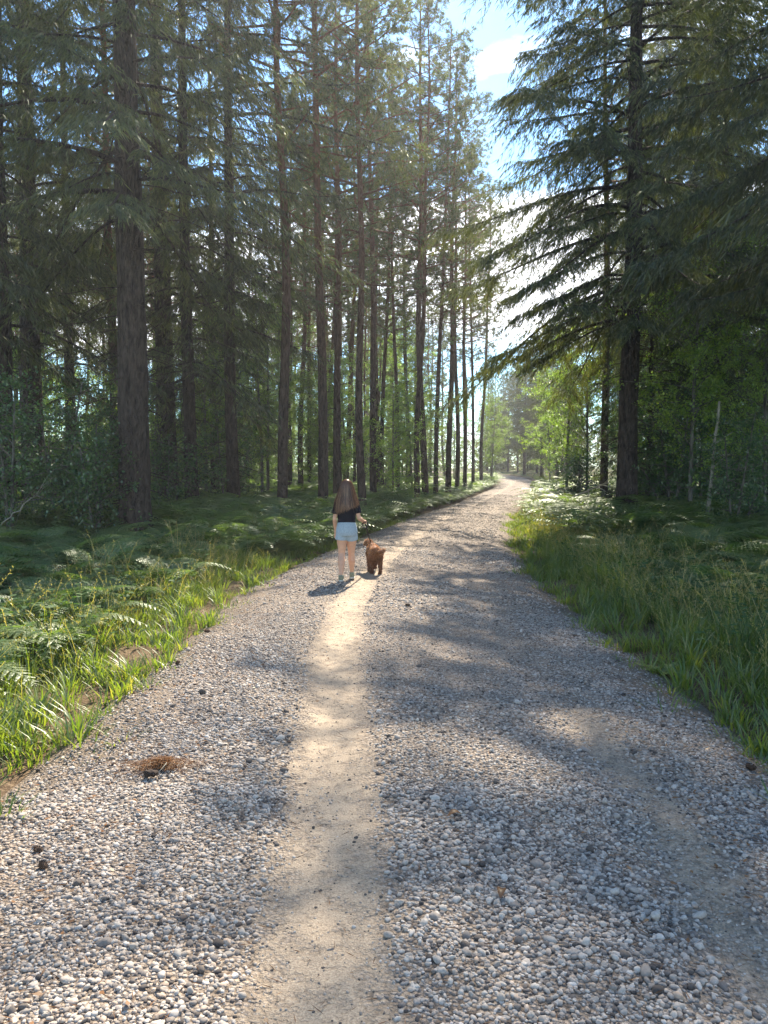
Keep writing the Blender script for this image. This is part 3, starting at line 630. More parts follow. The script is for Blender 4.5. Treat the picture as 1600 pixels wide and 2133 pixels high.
# far wood that reads as one mass
def far_wood():
    rng = np.random.default_rng(50); mb = MB()
    for k in range(260):
        a = rng.uniform(-1.05, 1.05); d = rng.uniform(88, 135); x = d * math.sin(a) ; y = d * math.cos(a) + 10
        H = rng.uniform(5, 9.5); n = 420; hh = rng.uniform(.0, 1, n); r = 2.3 * (1 - hh) ** .7 * np.sqrt(rng.random(n)) + .1; th = rng.uniform(0, 6.28, n)
        O = np.stack([x + r * np.cos(th), y + r * np.sin(th), rise(np.array(y)) + hh * H], -1)
        D = np.stack([np.cos(th), np.sin(th), rng.normal(-.4, .5, n)], -1)
        V, F, t = blades(O, D, rng.uniform(.3, .7, n), .22, rng); mb.add(V, F, tint=t)
    props(mb.build('distant_wood', MAT['pine_needles']), 'far off mass of dark trees behind the whole wood', 'distant wood', kind='stuff')
far_wood()

# ------------------------------------------------------------------ undergrowth
def scatter(protos, x, y, s, rz, rng, mb, tilt=.12, zoff=0):
    idx = rng.integers(0, len(protos), len(x)); z = gz(x, y) + zoff
    for k, (V0, F0, t0) in enumerate(protos):
        q = np.where(idx == k)[0]
        if not len(q): continue
        c, sn = np.cos(rz[q])[:, None], np.sin(rz[q])[:, None]; ss = s[q][:, None]
        X = (V0[None, :, 0] * c - V0[None, :, 1] * sn) * ss; Y = (V0[None, :, 0] * sn + V0[None, :, 1] * c) * ss; Z = V0[None, :, 2] * ss
        tx, ty = rng.normal(0, tilt, (len(q), 1)), rng.normal(0, tilt, (len(q), 1))
        P = np.stack([X + Z * tx + x[q][:, None], Y + Z * ty + y[q][:, None], Z + z[q][:, None]], -1)
        tt = np.clip(t0[None] * .7 + rng.random((len(q), 1)) * .3, 0, 1)
        off = (np.arange(len(q)) * len(V0))[:, None, None]
        mb.add(P.reshape(-1, 3), [(f[None] + off).reshape(-1, f.shape[1]) for f in F0], tint=tt.ravel())
def grass_clump(seed, n=30, h=.4, spread=.10, w=.006, dry=False):
    rng = np.random.default_rng(seed); mb = MB()
    for i in range(n):
        a = rng.uniform(0, 6.28); r = spread * math.sqrt(rng.random()); hh = h * rng.uniform(.45, 1.15); bend = hh * rng.uniform(.2, 1.0); ww = w * rng.uniform(.7, 1.3)
        a2 = a + rng.normal(0, .6); s = np.array([0, .35, .7, 1.0]); dx = bend * s ** 2.2
        P = np.stack([r * math.cos(a) + dx * math.cos(a2), r * math.sin(a) + dx * math.sin(a2), hh * (s - .18 * (bend / hh) * s ** 3)], -1)
        sd = np.array([-math.sin(a2), math.cos(a2), 0]); wd = ww * np.array([.8, 1, .7, .08])
        V = np.stack([P - sd * wd[:, None], P + sd * wd[:, None]], 1).reshape(-1, 3)
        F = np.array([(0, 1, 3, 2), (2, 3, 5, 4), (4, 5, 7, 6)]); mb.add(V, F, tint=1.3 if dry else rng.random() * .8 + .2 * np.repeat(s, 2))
        if dry:
            O = P[2] + (P[3] - P[2]) * np.linspace(.1, 1, 12)[:, None]; Vb, Fb, tb = blades(O, np.array([0, 0, .8]) + rng.normal(0, .5, (12, 3)), .022, .006, rng); mb.add(Vb, Fb, tint=1.3)
    V, F, A = mb.arrays(); return V, F, A['tint']
def fern_plant(seed, nf=6, L=.95, detail=True):
    rng = np.random.default_rng(seed); mb = MB()
    for i in range(nf):
        a = i * 6.283 / nf + rng.normal(0, .4); l = L * rng.uniform(.7, 1.15); rd = np.array([math.cos(a), math.sin(a), 0]); sd = np.array([-rd[1], rd[0], 0])
        s = np.linspace(0, 1, 9); el = rng.uniform(1.0, 1.3); P = rd * (l * (.25 * s + .65 * s ** 2))[:, None] + np.array([0, 0, 1]) * (l * (el * s - .72 * el * s ** 2.3 * rng.uniform(.8, 1.1)))[:, None]
        V, F = tube(P, np.linspace(.005, .0015, 9), 3, cap=False); mb.add(V, F, tint=.8)
        m = 15; u = np.linspace(.30, .99, m); B = np.stack([np.interp(u, s, P[:, k]) for k in range(3)], -1); Tn = norm(np.gradient(B, axis=0))
        pl = l * .34 * (1 - ((u - .30) / .72)) ** .75 + .015
        for sg in (-1, 1):
            D = norm(sd * sg + Tn * .35 - np.array([0, 0, .18]))
            nrm = norm(np.cross(D, Tn) * sg)
            if detail:
                k = 7; v = np.linspace(.06, .96, k)
                O = (B[:, None] + D[:, None] * (pl[:, None] * v)[..., None])
                Lw = (pl[:, None] * .17 * (1.1 - v) + .006)
                for s2 in (-1, 1):
                    D3 = norm(Tn * s2 + D * .45)[:, None] + 0 * O
                    Vb, Fb, tb = blades(O.reshape(-1, 3), D3.reshape(-1, 3), Lw.ravel(), (pl[:, None] / k * 1.05 + 0 * v).ravel(), rng, flat=np.repeat(nrm, k, 0) * 3, waist=.4); mb.add(Vb, Fb, tint=np.clip(tb * .5 + .2, 0, 1))
            else:
                Vb, Fb, tb = blades(B, D, pl, np.full(m, l * .035), rng, flat=nrm * 3, waist=.25); mb.add(Vb, Fb, tint=np.clip(tb * .6 + .2, 0, 1))
    V, F, A = mb.arrays(); return V, F, A['tint']
def leafy(seed, n=12, h=.25, leaf=.05, spread=.12):
    rng = np.random.default_rng(seed); a = rng.uniform(0, 6.28, n); r = spread * np.sqrt(rng.random(n)); z = h * rng.uniform(.3, 1.1, n)
    O = np.stack([r * np.cos(a), r * np.sin(a), z], -1); D = np.stack([np.cos(a), np.sin(a), rng.uniform(-.2, .35, n)], -1)
    V, F, t = blades(O, D, leaf * rng.uniform(.7, 1.3, n), leaf * .6, rng, flat=np.array([0, 0, 2.0]), waist=.45)
    mb = MB(); mb.add(V, F, tint=t * .8)
    for i in range(0, n, 2):
        V, F = tube(np.array([[r[i] * math.cos(a[i]) * .2, r[i] * math.sin(a[i]) * .2, 0], O[i]]), [.0025, .0015], 3, cap=False); mb.add(V, F, tint=.6)
    V, F, A = mb.arrays(); return V, F, A['tint']
ru = np.random.default_rng(77)
def spots(n, xa, xb, ya, yb, dens):
    x = ru.uniform(xa, xb, n); y = ya + (yb - ya) * ru.random(n) ** 1.3; e = track_dist(x, y)
    k = (ru.random(n) < dens(x, y, e)) & (np.abs(x) < y * .72 + 3.0); return x[k], y[k], e[k]
def patch(x, y, s): return .5 + .5 * snoise(x * .9, y * .9, s)
GC = [grass_clump(s, 30, h, .13, .0042) for s, h in ((1, .34), (2, .42), (3, .26), (4, .36), (8, .3))]
GC += [grass_clump(20 + q, 9, .62, .12, .0022, True) for q in range(2)]
GS = [grass_clump(s, 26, h, .09, .005) for s, h in ((5, .16), (6, .22), (7, .12))]
for side_, lab in ((-1, 'tall green grass along the left edge of the gravel road'), (1, 'tall green grass along the right edge of the gravel road')):
    mb = MB(); lo, hi = ((-9, 10) if side_ < 0 else (1, 16))
    dd = lambda x, y, e: np.where((x - cx(y)) * side_ > 0, np.clip((e - .22 - .25 * patch(x * 2, y * 2, 1)) / .5, 0, 1) * np.exp(-np.clip(e - (1.0 if side_ < 0 else 1.8), 0, 9) / .6) * np.clip(patch(x * 1.6, y * 1.6, 3) * 1.7, .22, 1) * np.where(y < 26, 1, .55), 0)
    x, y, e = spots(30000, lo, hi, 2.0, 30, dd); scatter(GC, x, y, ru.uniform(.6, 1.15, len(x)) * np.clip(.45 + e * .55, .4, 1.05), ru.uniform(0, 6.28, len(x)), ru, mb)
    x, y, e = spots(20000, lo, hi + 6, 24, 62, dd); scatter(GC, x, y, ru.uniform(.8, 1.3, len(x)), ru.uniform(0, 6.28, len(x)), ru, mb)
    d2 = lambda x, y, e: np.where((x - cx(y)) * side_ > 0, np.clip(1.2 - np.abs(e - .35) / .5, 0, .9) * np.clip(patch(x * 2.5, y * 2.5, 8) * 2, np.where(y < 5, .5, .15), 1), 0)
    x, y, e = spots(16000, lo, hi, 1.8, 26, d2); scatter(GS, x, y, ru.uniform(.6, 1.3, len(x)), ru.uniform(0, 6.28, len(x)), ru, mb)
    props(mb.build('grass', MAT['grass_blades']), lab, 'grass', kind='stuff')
# grass strip between the wheel tracks where the side track leaves, and a few wisps on the crown of the road further on
mb = MB(); x = ru.uniform(9.4, 11.0, 260); y = ru.uniform(44, 50, 260); scatter(GS, x, y, ru.uniform(.8, 1.6, 260), ru.uniform(0, 6.28, 260), ru, mb, zoff=.1)
props(mb.build('grass', MAT['grass_blades']), 'yellowish low grass between road and side track in the distance', 'grass', kind='stuff')

FD = [fern_plant(s, 5, .9, True) for s in (1, 2, 3, 7)]; FL = [fern_plant(s, 6, 1.05, False) for s in (4, 5, 6)]
for side_, lab in ((-1, 'mass of green bracken ferns on the left forest floor'), (1, 'mass of green bracken ferns on the right forest floor')):
    mb = MB(); lo, hi = ((-16, 10) if side_ < 0 else (2, 18)); e0 = .75 if side_ < 0 else 1.2
    dd = lambda x, y, e: np.where(((x - cx(y)) * side_ > 0) & (y > (4.5 if side_ < 0 else 8.0)), np.clip((e - e0) / .8, 0, 1) * np.clip(patch(x, y, 5) * 1.8, .4, 1), 0)
    x, y, e = spots(2600, lo, hi, 4.5, 15, dd); scatter(FD, x, y, ru.uniform(.6, 1.2, len(x)) * np.clip(.55 + e * .14, .6, 1.1), ru.uniform(0, 6.28, len(x)), ru, mb)
    x, y, e = spots(6500, lo, hi + 4, 15, 48, dd); scatter(FL, x, y, ru.uniform(.85, 1.5, len(x)), ru.uniform(0, 6.28, len(x)), ru, mb)
    n = 1300 if side_ < 0 else 500; y = ru.uniform(13, 62, n) if side_ < 0 else ru.uniform(22, 46, n); e_ = .35 + 2.6 * ru.random(n) ** 1.3; x = cx(y) + side_ * (hw(y) + e_ + (.5 if side_ > 0 else 0)); k = track_dist(x, y) > .3; x, y = x[k], y[k]
    scatter(FL, x, y, ru.uniform(.45, 1.05, len(x)), ru.uniform(0, 6.28, len(x)), ru, mb)
    props(mb.build('fern_cover', MAT['fern_leaves']), lab, 'ferns', kind='stuff')
LC = [leafy(s, 14, h, l) for s, h, l in ((1, .25, .05), (2, .35, .06), (3, .18, .04), (4, .45, .07))]
mb = MB(); dd = lambda x, y, e: np.clip((e - .45) / .8, 0, 1) * np.clip(patch(x, y, 9) * 1.5, .25, 1)
x, y, e = spots(34000, -14, 18, 2.6, 30, dd); scatter(LC, x, y, ru.uniform(.6, 1.3, len(x)), ru.uniform(0, 6.28, len(x)), ru, mb)
x, y, e = spots(9000, -30, 30, 22, 60, dd); scatter(LC, x, y, ru.uniform(1, 1.8, len(x)), ru.uniform(0, 6.28, len(x)), ru, mb)
props(mb.build('leaf_cover', MAT['cover_leaves']), 'low leafy plants covering the forest floor', 'ground cover', kind='stuff')

# single plants and litter that can be pointed at
def single(name, px, d, arr, mat, s, rz, label, cat, part=None, group=None, on_road=False):
    x = at(px, d); V, F, t = arr; z = float(roadz(np.array(x), np.array(d)) if on_road else gz(np.array(x), np.array(d)))
    o = mk(name, V * s, F, MAT[mat], attrs={'tint': t}); o.location = (x, d, z); o.rotation_euler = (0, 0, rz); return props(o, label, cat, group)
single('bracken_fern', 205, 10.5, fern_plant(41, 5, 1.0), 'fern_leaves', 1.05, .4, 'tall pale fern standing above the others in front of the thickest left trunk', 'fern')
single('bracken_fern', 360, 9.8, fern_plant(42, 6, 1.0), 'fern_leaves', .95, 1.4, 'fern with a long bright frond pointing at the road', 'fern')
single('bracken_fern', 1395, 10.8, fern_plant(43, 6, .9), 'fern_leaves', .9, 2.4, 'fern right of the base of the large right spruce', 'fern')
def rosette(seed, n=9, l=.16, w=.035):
    rng = np.random.default_rng(seed); a = np.arange(n) * 2.4; mb = MB()
    for i in range(n):
        s = np.linspace(0, 1, 5); ll = l * rng.uniform(.7, 1.1); el = rng.uniform(.5, 1.1)
        P = np.stack([np.cos(a[i]) * ll * s, np.sin(a[i]) * ll * s, ll * (el * s - .6 * el * s ** 2)], -1); sd = np.array([-math.sin(a[i]), math.cos(a[i]), 0]); wd = w * .5 * np.sin(np.pi * (s * .9 + .05)) ** .7
        V = np.stack([P - sd * wd[:, None], P + sd * wd[:, None]], 1).reshape(-1, 3); mb.add(V, np.array([(2 * j, 2 * j + 1, 2 * j + 3, 2 * j + 2) for j in range(4)]), tint=rng.random() * .4 + .5)
    V, F, A = mb.arrays(); return V, F, A['tint']
single('dandelion_plant', 1392, 5.9, rosette(1, 10, .2, .05), 'birch_leaves', 1.0, .2, 'bright sunlit dandelion like leaves at the right road edge', 'plant')
single('dandelion_plant', 338, 6.9, rosette(2, 7, .14, .035), 'birch_leaves', 1.0, 1.2, 'small light green leaf rosette at the left road edge', 'plant')

def cone_mesh(seed):
    rng = np.random.default_rng(seed); mb = MB(); L = .06
    s = np.linspace(0, 1, 8); P = np.stack([L * (s - .5), 0 * s, 0 * s + .018], -1); V, F = tube(P, .011 * np.sin(np.pi * (s * .85 + .1)) + .003, 8); mb.add(V, F, tint=.2)
    for i in range(60):
        u = i / 60; a = i * 2.4; r = .013 * math.sin(math.pi * (u * .85 + .1)) + .004; c = np.array([L * (u - .5), r * math.cos(a), .018 + r * math.sin(a)]); d = np.array([.5, math.cos(a), math.sin(a)])
        V, F, t = blades(c[None] - .004 * norm(d), d[None], .012, .012, rng, flat=np.array([1.0, 0, 0])); mb.add(V, F, tint=.5)
    V, F, A = mb.arrays(); return V, F, A['tint']
CN = cone_mesh(1)
for px, d, s, lab in ((70, 2.86, 1.0, 'pine cone at the left edge of the gravel, upper of a close pair'), (60, 2.98, .9, 'dark pine cone lying just beyond another at the left edge'), (428, 7.3, 1.2, 'lone dark pine cone on the left gravel shoulder'), (1580, 3.86, 1.2, 'dark pine cone on the right gravel edge'), (850, 8.3, 1.2, 'dark cone in the middle of the road beyond the wheel track'), (365, 6.0, 1.1, 'brown cone on the left shoulder below the leaf rosette')):
    single('pine_cone', px, d, CN, 'pine_cone', s * .75, d * 3, lab, 'pine cone', on_road=abs(at(px, d) - .13) < HW)
def dead_leaf():
    s = np.linspace(0, 1, 6); w = .016 * np.sin(np.pi * (s * .9 + .05)); P = np.stack([.06 * s, 0 * s, .012 * np.sin(3 * s) + .014], -1)
    V = np.concatenate([P + [0, 1, 0] * w[:, None] + [0, 0, 1] * w[:, None] * .5, P, P - [0, 1, 0] * w[:, None] + [0, 0, 1] * w[:, None] * .5]); n = 6
    F = [np.array([(j, j + 1, n + j + 1, n + j) for j in range(5)] + [(n + j, n + j + 1, 2 * n + j + 1, 2 * n + j) for j in range(5)])]
    return V, F, np.full(18, .3)
single('dead_leaf', 935, 3.2, dead_leaf(), 'dry_needles', 1.1, .3, 'curled brown leaf on the gravel in the middle foreground', 'leaf', on_road=True)
single('dead_leaf', 1050, 2.6, dead_leaf(), 'dry_needles', 1.0, 1.3, 'curled brown leaf on the gravel nearest the camera', 'leaf', on_road=True)
# heap of brown needles with a dark clod
def heap():
    x, y = at(315, 3.8), 3.8; r = empty('needle_heap', (x, y, float(roadz(np.array(x), np.array(y)))))
    props(r, 'heap of rusty brown pine needles with a dark clod on the left gravel', 'needle heap')
    rng = np.random.default_rng(8); n = 2600; a = rng.uniform(0, 6.28, n); q = np.abs(rng.normal(0, .48, n)) * (1 + .35 * np.sin(2 * a + 1) + .25 * np.sin(5 * a)); X = .19 * q * np.cos(a) + .03; Y = .11 * q * np.sin(a); Z = .04 * np.exp(-q ** 2 * 2) * rng.random(n) + .014
    D = np.stack([rng.normal(size=n), rng.normal(size=n), rng.normal(0, .15, n)], -1); V, F, t = blades(np.stack([X, Y, Z], -1), D, rng.uniform(.02, .05, n), .0022, rng)
    mk('needles', V, [F], MAT['dry_needles'], r, {'tint': t})
    V0, F0 = I2; V = V0 * (1 + .14 * np.sin(V0[:, :1] * 7 + V0[:, 1:2] * 5)) * np.array([.036, .024, .016]) + np.array([.01, -.12, .024]); mk('clod', V, [F0], MAT['dark_clod'], r, smooth=True)
    mb = MB(); s = np.linspace(0, 1, 8); V, F = tube(np.stack([.05 + .02 * np.sin(s * 3), -.13 + .12 * s, .03 + .02 * np.sin(s * 3)], -1), .0025, 4); mb.add(V, F, tint=.5); mb.build('twig', MAT['dead_wood_pale'], r)
heap()
def litter():
    rng = np.random.default_rng(18); n = 8000; mb = MB(); y = 1.6 + 12 * rng.random(n) ** 1.5; sg = rng.choice([-1, 1], n); lat = sg * np.clip(np.abs(rng.normal(1.5, .35, n)), 0, 2.1); lat[:2200] = rng.uniform(-1.6, 1.6, 2200); x = lat * hw(y) / HW + cx(y)
    O = np.stack([x, y, np.maximum(roadz(x, y), gz(x, y)) + .014], -1); D = np.stack([rng.normal(size=n), rng.normal(size=n), rng.normal(0, .12, n)], -1)
    V, F, t = blades(O, D, rng.uniform(.02, .07, n), .003, rng); mb.add(V, F, tint=t)
    m = 900; V, F, t = blades(O[-m:] + [0, 0, .004], D[-m:], rng.uniform(.02, .035, m), .014, rng, flat=np.array([0, 0, 2.0])); mb.add(V, F, tint=t)
    props(mb.build('needle_litter', MAT['dry_needles']), 'brown needles, bark flakes and dead leaves strewn along the road edges', 'litter', kind='stuff')
litter()
# pale leaning stem, fallen branches, bent dry stalk
def stick(name, pts, r0, r1, mat, label, cat, twigs=5, seed=1):
    rng = np.random.default_rng(seed); P = np.array(pts, float); base = P[0].copy(); s = np.linspace(0, 1, len(P)); u = np.linspace(0, 1, 14); Q = np.stack([np.interp(u, s, P[:, k]) for k in range(3)], -1) - base
    Q[1:-1] += rng.normal(0, .012, (12, 3)); r = empty(name, tuple(base)); props(r, label, cat); V, F = tube(Q, np.linspace(r0, r1, 14), 8)
    mk('stem', V, F, MAT[mat], r, {'tint': np.full(len(V), .5)}, smooth=True); mb = MB()
    for i in range(twigs):
        q = Q[rng.integers(4, 13)]; d = norm(norm(Q[-1]) + rng.normal(0, .7, 3)) * rng.uniform(.15, .5); V, F = tube(np.stack([q, q + d * .5 + [0, 0, .02], q + d]), [r1, r1 * .6, r1 * .3], 4); mb.add(V, F, tint=.5)
    if twigs: mb.build('twigs', MAT[mat], r)
def P3(px, d, z): return (at(px, d), d, z)
stick('leaning_stem', [P3(1473, 16, 0.05), P3(1482, 16, 1.4), P3(1494, 16, 2.9)], .05, .025, 'dead_wood_pale', 'pale thin stem leaning right in the wood on the right', 'stem', 4, 2)
stick('fallen_branch', [P3(1195, 21, .75), P3(1235, 20.5, 1.0), P3(1268, 20, 1.15)], .03, .015, 'dead_wood_pale', 'pale fallen branch over the ferns left of the large right spruce', 'branch', 6, 3)
stick('fallen_branch', [P3(1200, 19.5, .5), P3(1232, 19.2, .72), P3(1262, 19, .9)], .028, .012, 'grey_bark', 'darker fallen branch lying under the pale one on the right', 'branch', 5, 4)
stick('dry_stalk', [P3(0, 9.2, .85), P3(40, 9.2, 1.05), P3(72, 9.1, 1.22), P3(88, 9.1, 1.19)], .007, .004, 'dead_wood_pale', 'bent pale dry stalk at the left picture edge', 'stalk', 5, 5)

# ------------------------------------------------------------------ girl and dog
def fuse(name, tubes, mat, parent, voxel, smooth_it=2, noise=0, seed=0):
    """one continuous closed surface from overlapping closed tubes"""
    mb = MB()
    for t in tubes: mb.add(*t)
    V, F, A = mb.arrays(); tmp = mk(name + '_tmp', V, F, mat)
    m = tmp.modifiers.new('r', 'REMESH'); m.mode = 'VOXEL'; m.voxel_size = voxel
    m = tmp.modifiers.new('s', 'SMOOTH'); m.factor = .5; m.iterations = smooth_it
    dg = bpy.context.evaluated_depsgraph_get(); me = bpy.data.meshes.new_from_object(tmp.evaluated_get(dg)); bpy.data.objects.remove(tmp)
    me.name = name; me.polygons.foreach_set('use_smooth', np.ones(len(me.polygons), dtype=bool))
    n = len(me.vertices); co = np.empty(n * 3, np.float32); me.vertices.foreach_get('co', co); co = co.reshape(-1, 3)
    nr = np.empty(n * 3, np.float32); me.vertices.foreach_get('normal', nr); nr = nr.reshape(-1, 3)
    if noise:
        co = co + nr * (noise * (np.sin(co[:, :1] * 160) * np.sin(co[:, 1:2] * 140 + 1) * np.sin(co[:, 2:3] * 150 + 2) + .6 * np.sin(co[:, :1] * 300 + co[:, 2:3] * 280))); me.vertices.foreach_set('co', co.astype(np.float32).ravel()); me.update()
    if not me.materials: me.materials.append(mat)
    o = bpy.data.objects.new(name, me); COL.objects.link(o); o.parent = parent
    return o, co, nr
def rings(rows, sides=20):       # rows: (x,y,z,rx,ry) stacked mostly along z
    R = np.array(rows, float); P = R[:, :3]; return tube(P, R[:, 3], sides, ell=R[:, 4] / R[:, 3], up=(1, 0, 0))
def ball(c, r, sides=14):
    V, F = I2; return V * np.array(r) + np.array(c), [F]

def girl():
    gx0, gy0 = at(722, 10.3), 10.3; r = empty('person', (gx0, gy0, float(roadz(np.array(gx0), np.array(gy0))) + .012)); props(r, 'girl with long brown hair in black t-shirt and pale denim shorts walking a dog', 'person')
    B = []
    # torso and neck
    B.append(rings([(0, 0, .60, .10, .075), (0, 0, .66, .128, .085), (0, 0, .73, .122, .082), (0, .005, .80, .102, .070), (0, .01, .88, .108, .072), (0, .012, .96, .122, .076), (0, .008, 1.02, .125, .07), (0, .004, 1.06, .085, .055), (0, .006, 1.09, .042, .042), (0, .014, 1.16, .038, .040), (0, .02, 1.19, .036, .038)]))
    # head with jaw, nose, ears
    B.append(ball((0, .022, 1.245), (.077, .092, .100))); B.append(rings([(0, .05, 1.145, .022, .02), (0, .05, 1.165, .042, .04), (0, .045, 1.20, .058, .055), (0, .04, 1.24, .066, .062)]))
    B.append(tube([(0, .105, 1.245), (0, .122, 1.222), (0, .112, 1.212)], [.008, .012, .010], 8)); B.append(tube([(-.018, .108, 1.185), (0, .113, 1.184), (.018, .108, 1.185)], [.005, .008, .005], 8))
    for s in (-1, 1):
        B.append(ball((s * .076, .02, 1.235), (.010, .018, .026))); B.append(tube([(s * .02, .106, 1.252), (s * .042, .098, 1.254)], [.008, .007], 8))
    # legs: left foot back, right foot ahead
    def leg(s, hx, kx, ky, ax, ay, az, fx):
        hip = np.array((hx, 0, .66)); kn = np.array((kx, ky, .36 + az * .3)); an = np.array((ax, ay, .075 + az))
        L = lambda a, b, t: a + (b - a) * t
        P = [L(hip, kn, 0), L(hip, kn, .3), L(hip, kn, .6), L(hip, kn, .88), kn, L(kn, an, .15), L(kn, an, .35) + [0, -.012, 0], L(kn, an, .6) + [0, -.006, 0], L(kn, an, .85), an, an - [0, 0, .03]]
        B.append(tube(P, [.078, .074, .062, .048, .044, .044, .048, .040, .029, .026, .026], 18, up=(1, 0, 0)))
        f = an + np.array([0, 0, -.04]); B.append(tube([f + [0, -.03, -.005], f + [fx * .0, .02, 0], f + [fx * .3, .08, -.010], f + [fx * .4, .13, -.018]], [.026, .030, .028, .018], 12, ell=.75, up=(1, 0, 0)))
    leg(-1, -.062, -.068, .02, -.070, -.10, 0, -.02); leg(1, .062, .060, .10, .062, .18, 0, .02)
    # right arm bent forward holding the leash
    sh, elb, wr = np.array((.125, 0, 1.025)), np.array((.168, -.03, .83)), np.array((.222, .17, .785))
    L = lambda a, b, t: a + (b - a) * t
    B.append(tube([(.09, 0, 1.035), sh, L(sh, elb, .4), L(sh, elb, .85), elb], [.034, .038, .034, .028, .026], 14))
    B.append(tube([elb, L(elb, wr, .25), L(elb, wr, .6), wr], [.026, .029, .024, .018], 14)); B.append(ball(elb, (.026, .026, .026)))
    def hand(w, d, side):
        d = norm(np.array(d, float)); sd = norm(np.cross(d, [0, 0, 1.0])) * side; dn = np.array([0, 0, -1.0]); palm = w + d * .045
        B.append(tube([w - d * .01, w + d * .02, w + d * .055, w + d * .07], [.016, .022, .024, .020], 12, ell=.55, up=tuple(sd)))
        for k, (o, l) in enumerate(((-.018, .036), (-.006, .041), (.006, .038), (.018, .030))):
            q = w + d * .066 + sd * o; p1 = q + d * l * .6 + dn * .008; p2 = p1 + dn * l * .65 - d * .002; p3 = p2 - d * l * .55 + dn * .004
            B.append(tube([q - d * .012, p1, p2, p3], [.0078, .0076, .0070, .006], 8))
        tb = w + d * .022 - sd * .018; B.append(tube([tb, tb - sd * .018 + d * .018 + dn * .008, tb - sd * .008 + d * .036 + dn * .024], [.0095, .0085, .007], 8))
        return w + d * .078 + dn * .02
    grip = hand(wr, (.25, 1, -.08), 1)
    # left arm, hanging slightly bent
    sh2, el2, wr2 = np.array((-.125, 0, 1.025)), np.array((-.160, -.02, .82)), np.array((-.155, .10, .66))
    B.append(tube([(-.09, 0, 1.035), sh2, L(sh2, el2, .4), L(sh2, el2, .85), el2], [.034, .038, .034, .028, .026], 14)); B.append(tube([el2, L(el2, wr2, .25), L(el2, wr2, .6), wr2], [.026, .029, .024, .018], 14)); B.append(ball(el2, (.026, .026, .026)))
    hand(wr2, (.05, .4, -1), -1)
    fuse('body', B, MAT['skin'], r, .0048, 2)
    # eyes
    for s in (-1, 1):
        V, F = ball((s * .031, .100, 1.246), (.011, .008, .008)); mk('eye', V, F, MAT['dark_clod'], r, smooth=True)
    # t-shirt: torso shell and sleeves
    S = [rings([(0, .004, .765, .118, .090), (0, .004, .80, .122, .090), (0, .01, .88, .124, .088), (0, .012, .96, .136, .090), (0, .008, 1.02, .135, .082), (0, .004, 1.055, .10, .066), (0, .006, 1.08, .055, .052)], 24)]
    for s, e in ((1, elb), (-1, el2)):
        a = np.array((s * .125, 0, 1.025)); S.append(tube([(s * .08, 0, 1.03), a, L(a, e, .35), L(a, e, .66)], [.040, .050, .049, .051], 16))
    fuse('tshirt', S, MAT['tshirt'], r, .007, 2, noise=.0012)
    # shorts
    S = [rings([(0, 0, .79, .112, .084), (0, 0, .75, .128, .095), (0, 0, .69, .141, .106), (0, .0, .645, .146, .108), (0, 0, .60, .138, .100)], 24)]
    S.append(tube([(-.060, 0, .67), (-.066, .002, .60), (-.070, .006, .545)], [.072, .082, .086], 18, up=(1, 0, 0))); S.append(tube([(.060, 0, .67), (.064, .018, .60), (.066, .034, .545)], [.072, .082, .086], 18, up=(1, 0, 0)))
    fuse('shorts', S, MAT['denim'], r, .007, 1, noise=.0012)
    # shoes
    for ax, ay in ((-.070, -.10), (.062, .18)):
        f = np.array((ax, ay, .0)); S = [tube([f + [0, -.045, .045], f + [0, -.02, .05], f + [0, .03, .045], f + [0, .09, .034], f + [0, .135, .026]], [.034, .038, .038, .038, .026], 14, ell=[1, 1, .9, .75, .7], up=(1, 0, 0)), tube([f + [0, -.01, .03], f + [0, -.012, .085]], [.036, .036], 14)]
        o, _, _ = fuse('shoe', S, MAT['shoe_fabric'], r, .006, 1)
        V, F = tube([f + [0, -.05, .008], f + [0, -.03, .008], f + [0, .05, .008], f + [0, .13, .008], f + [0, .148, .010]], [.025, .037, .039, .034, .018], 14, ell=.35, up=(1, 0, 0)); mk('sole', V, F, MAT['shoe_sole'], o, smooth=True)
    # hair: scalp shell plus many long locks
    hb_, co, nr = None, None, None
    rng = np.random.default_rng(3); mb = MB()
    V, F = I2; V = V.copy(); V = V * np.array((.090, .100, .108)) + np.array((0, .006, 1.248)); keep = [tuple(f) for f in F if not (V[list(f)][:, 1].mean() > .055 and V[list(f)][:, 2].mean() < 1.30)]
    mb.add(V, np.array(keep), tint=.35)
    n = 1500
    for i in range(n):
        th = rng.uniform(-2.35, 2.35); ph = rng.uniform(.0, 1.0)                   # angle round the back of the head
        sx, cy = math.sin(th), -math.cos(th)
        top = np.array((.03 * sx * ph, .01, 1.352)); p1 = np.array((.084 * sx, .006 + .100 * cy, 1.275)); w = rng.uniform(.75, 1.08)
        p2 = np.array((.118 * sx * w, .0 + .098 * cy * w, 1.15)); p3 = np.array((.150 * sx * w, -.01 + .108 * cy * w, 1.05 + rng.normal(0, .01)))
        endz = .965 - .16 * (-sx * .5) * .6 + rng.normal(0, .018) - .02; endz = .955 + .05 * sx + rng.normal(0, .016)
        p4 = np.array((.158 * sx * w + rng.normal(0, .006), -.02 + .108 * cy * w + rng.normal(0, .006), endz))
        if cy > .25: p3[1] *= .8; p4[1] *= .7
        C = np.array([top, p1, p2, p3, p4]); u = np.linspace(0, 4, 11); k = np.clip(u.astype(int), 0, 3); f = (u - k)[:, None]
        a, b, c, d = C[np.clip(k - 1, 0, 4)], C[k], C[k + 1], C[np.clip(k + 2, 0, 4)]
        P = .5 * ((2 * b) + (-a + c) * f + (2 * a - 5 * b + 4 * c - d) * f ** 2 + (-a + 3 * b - 3 * c + d) * f ** 3)
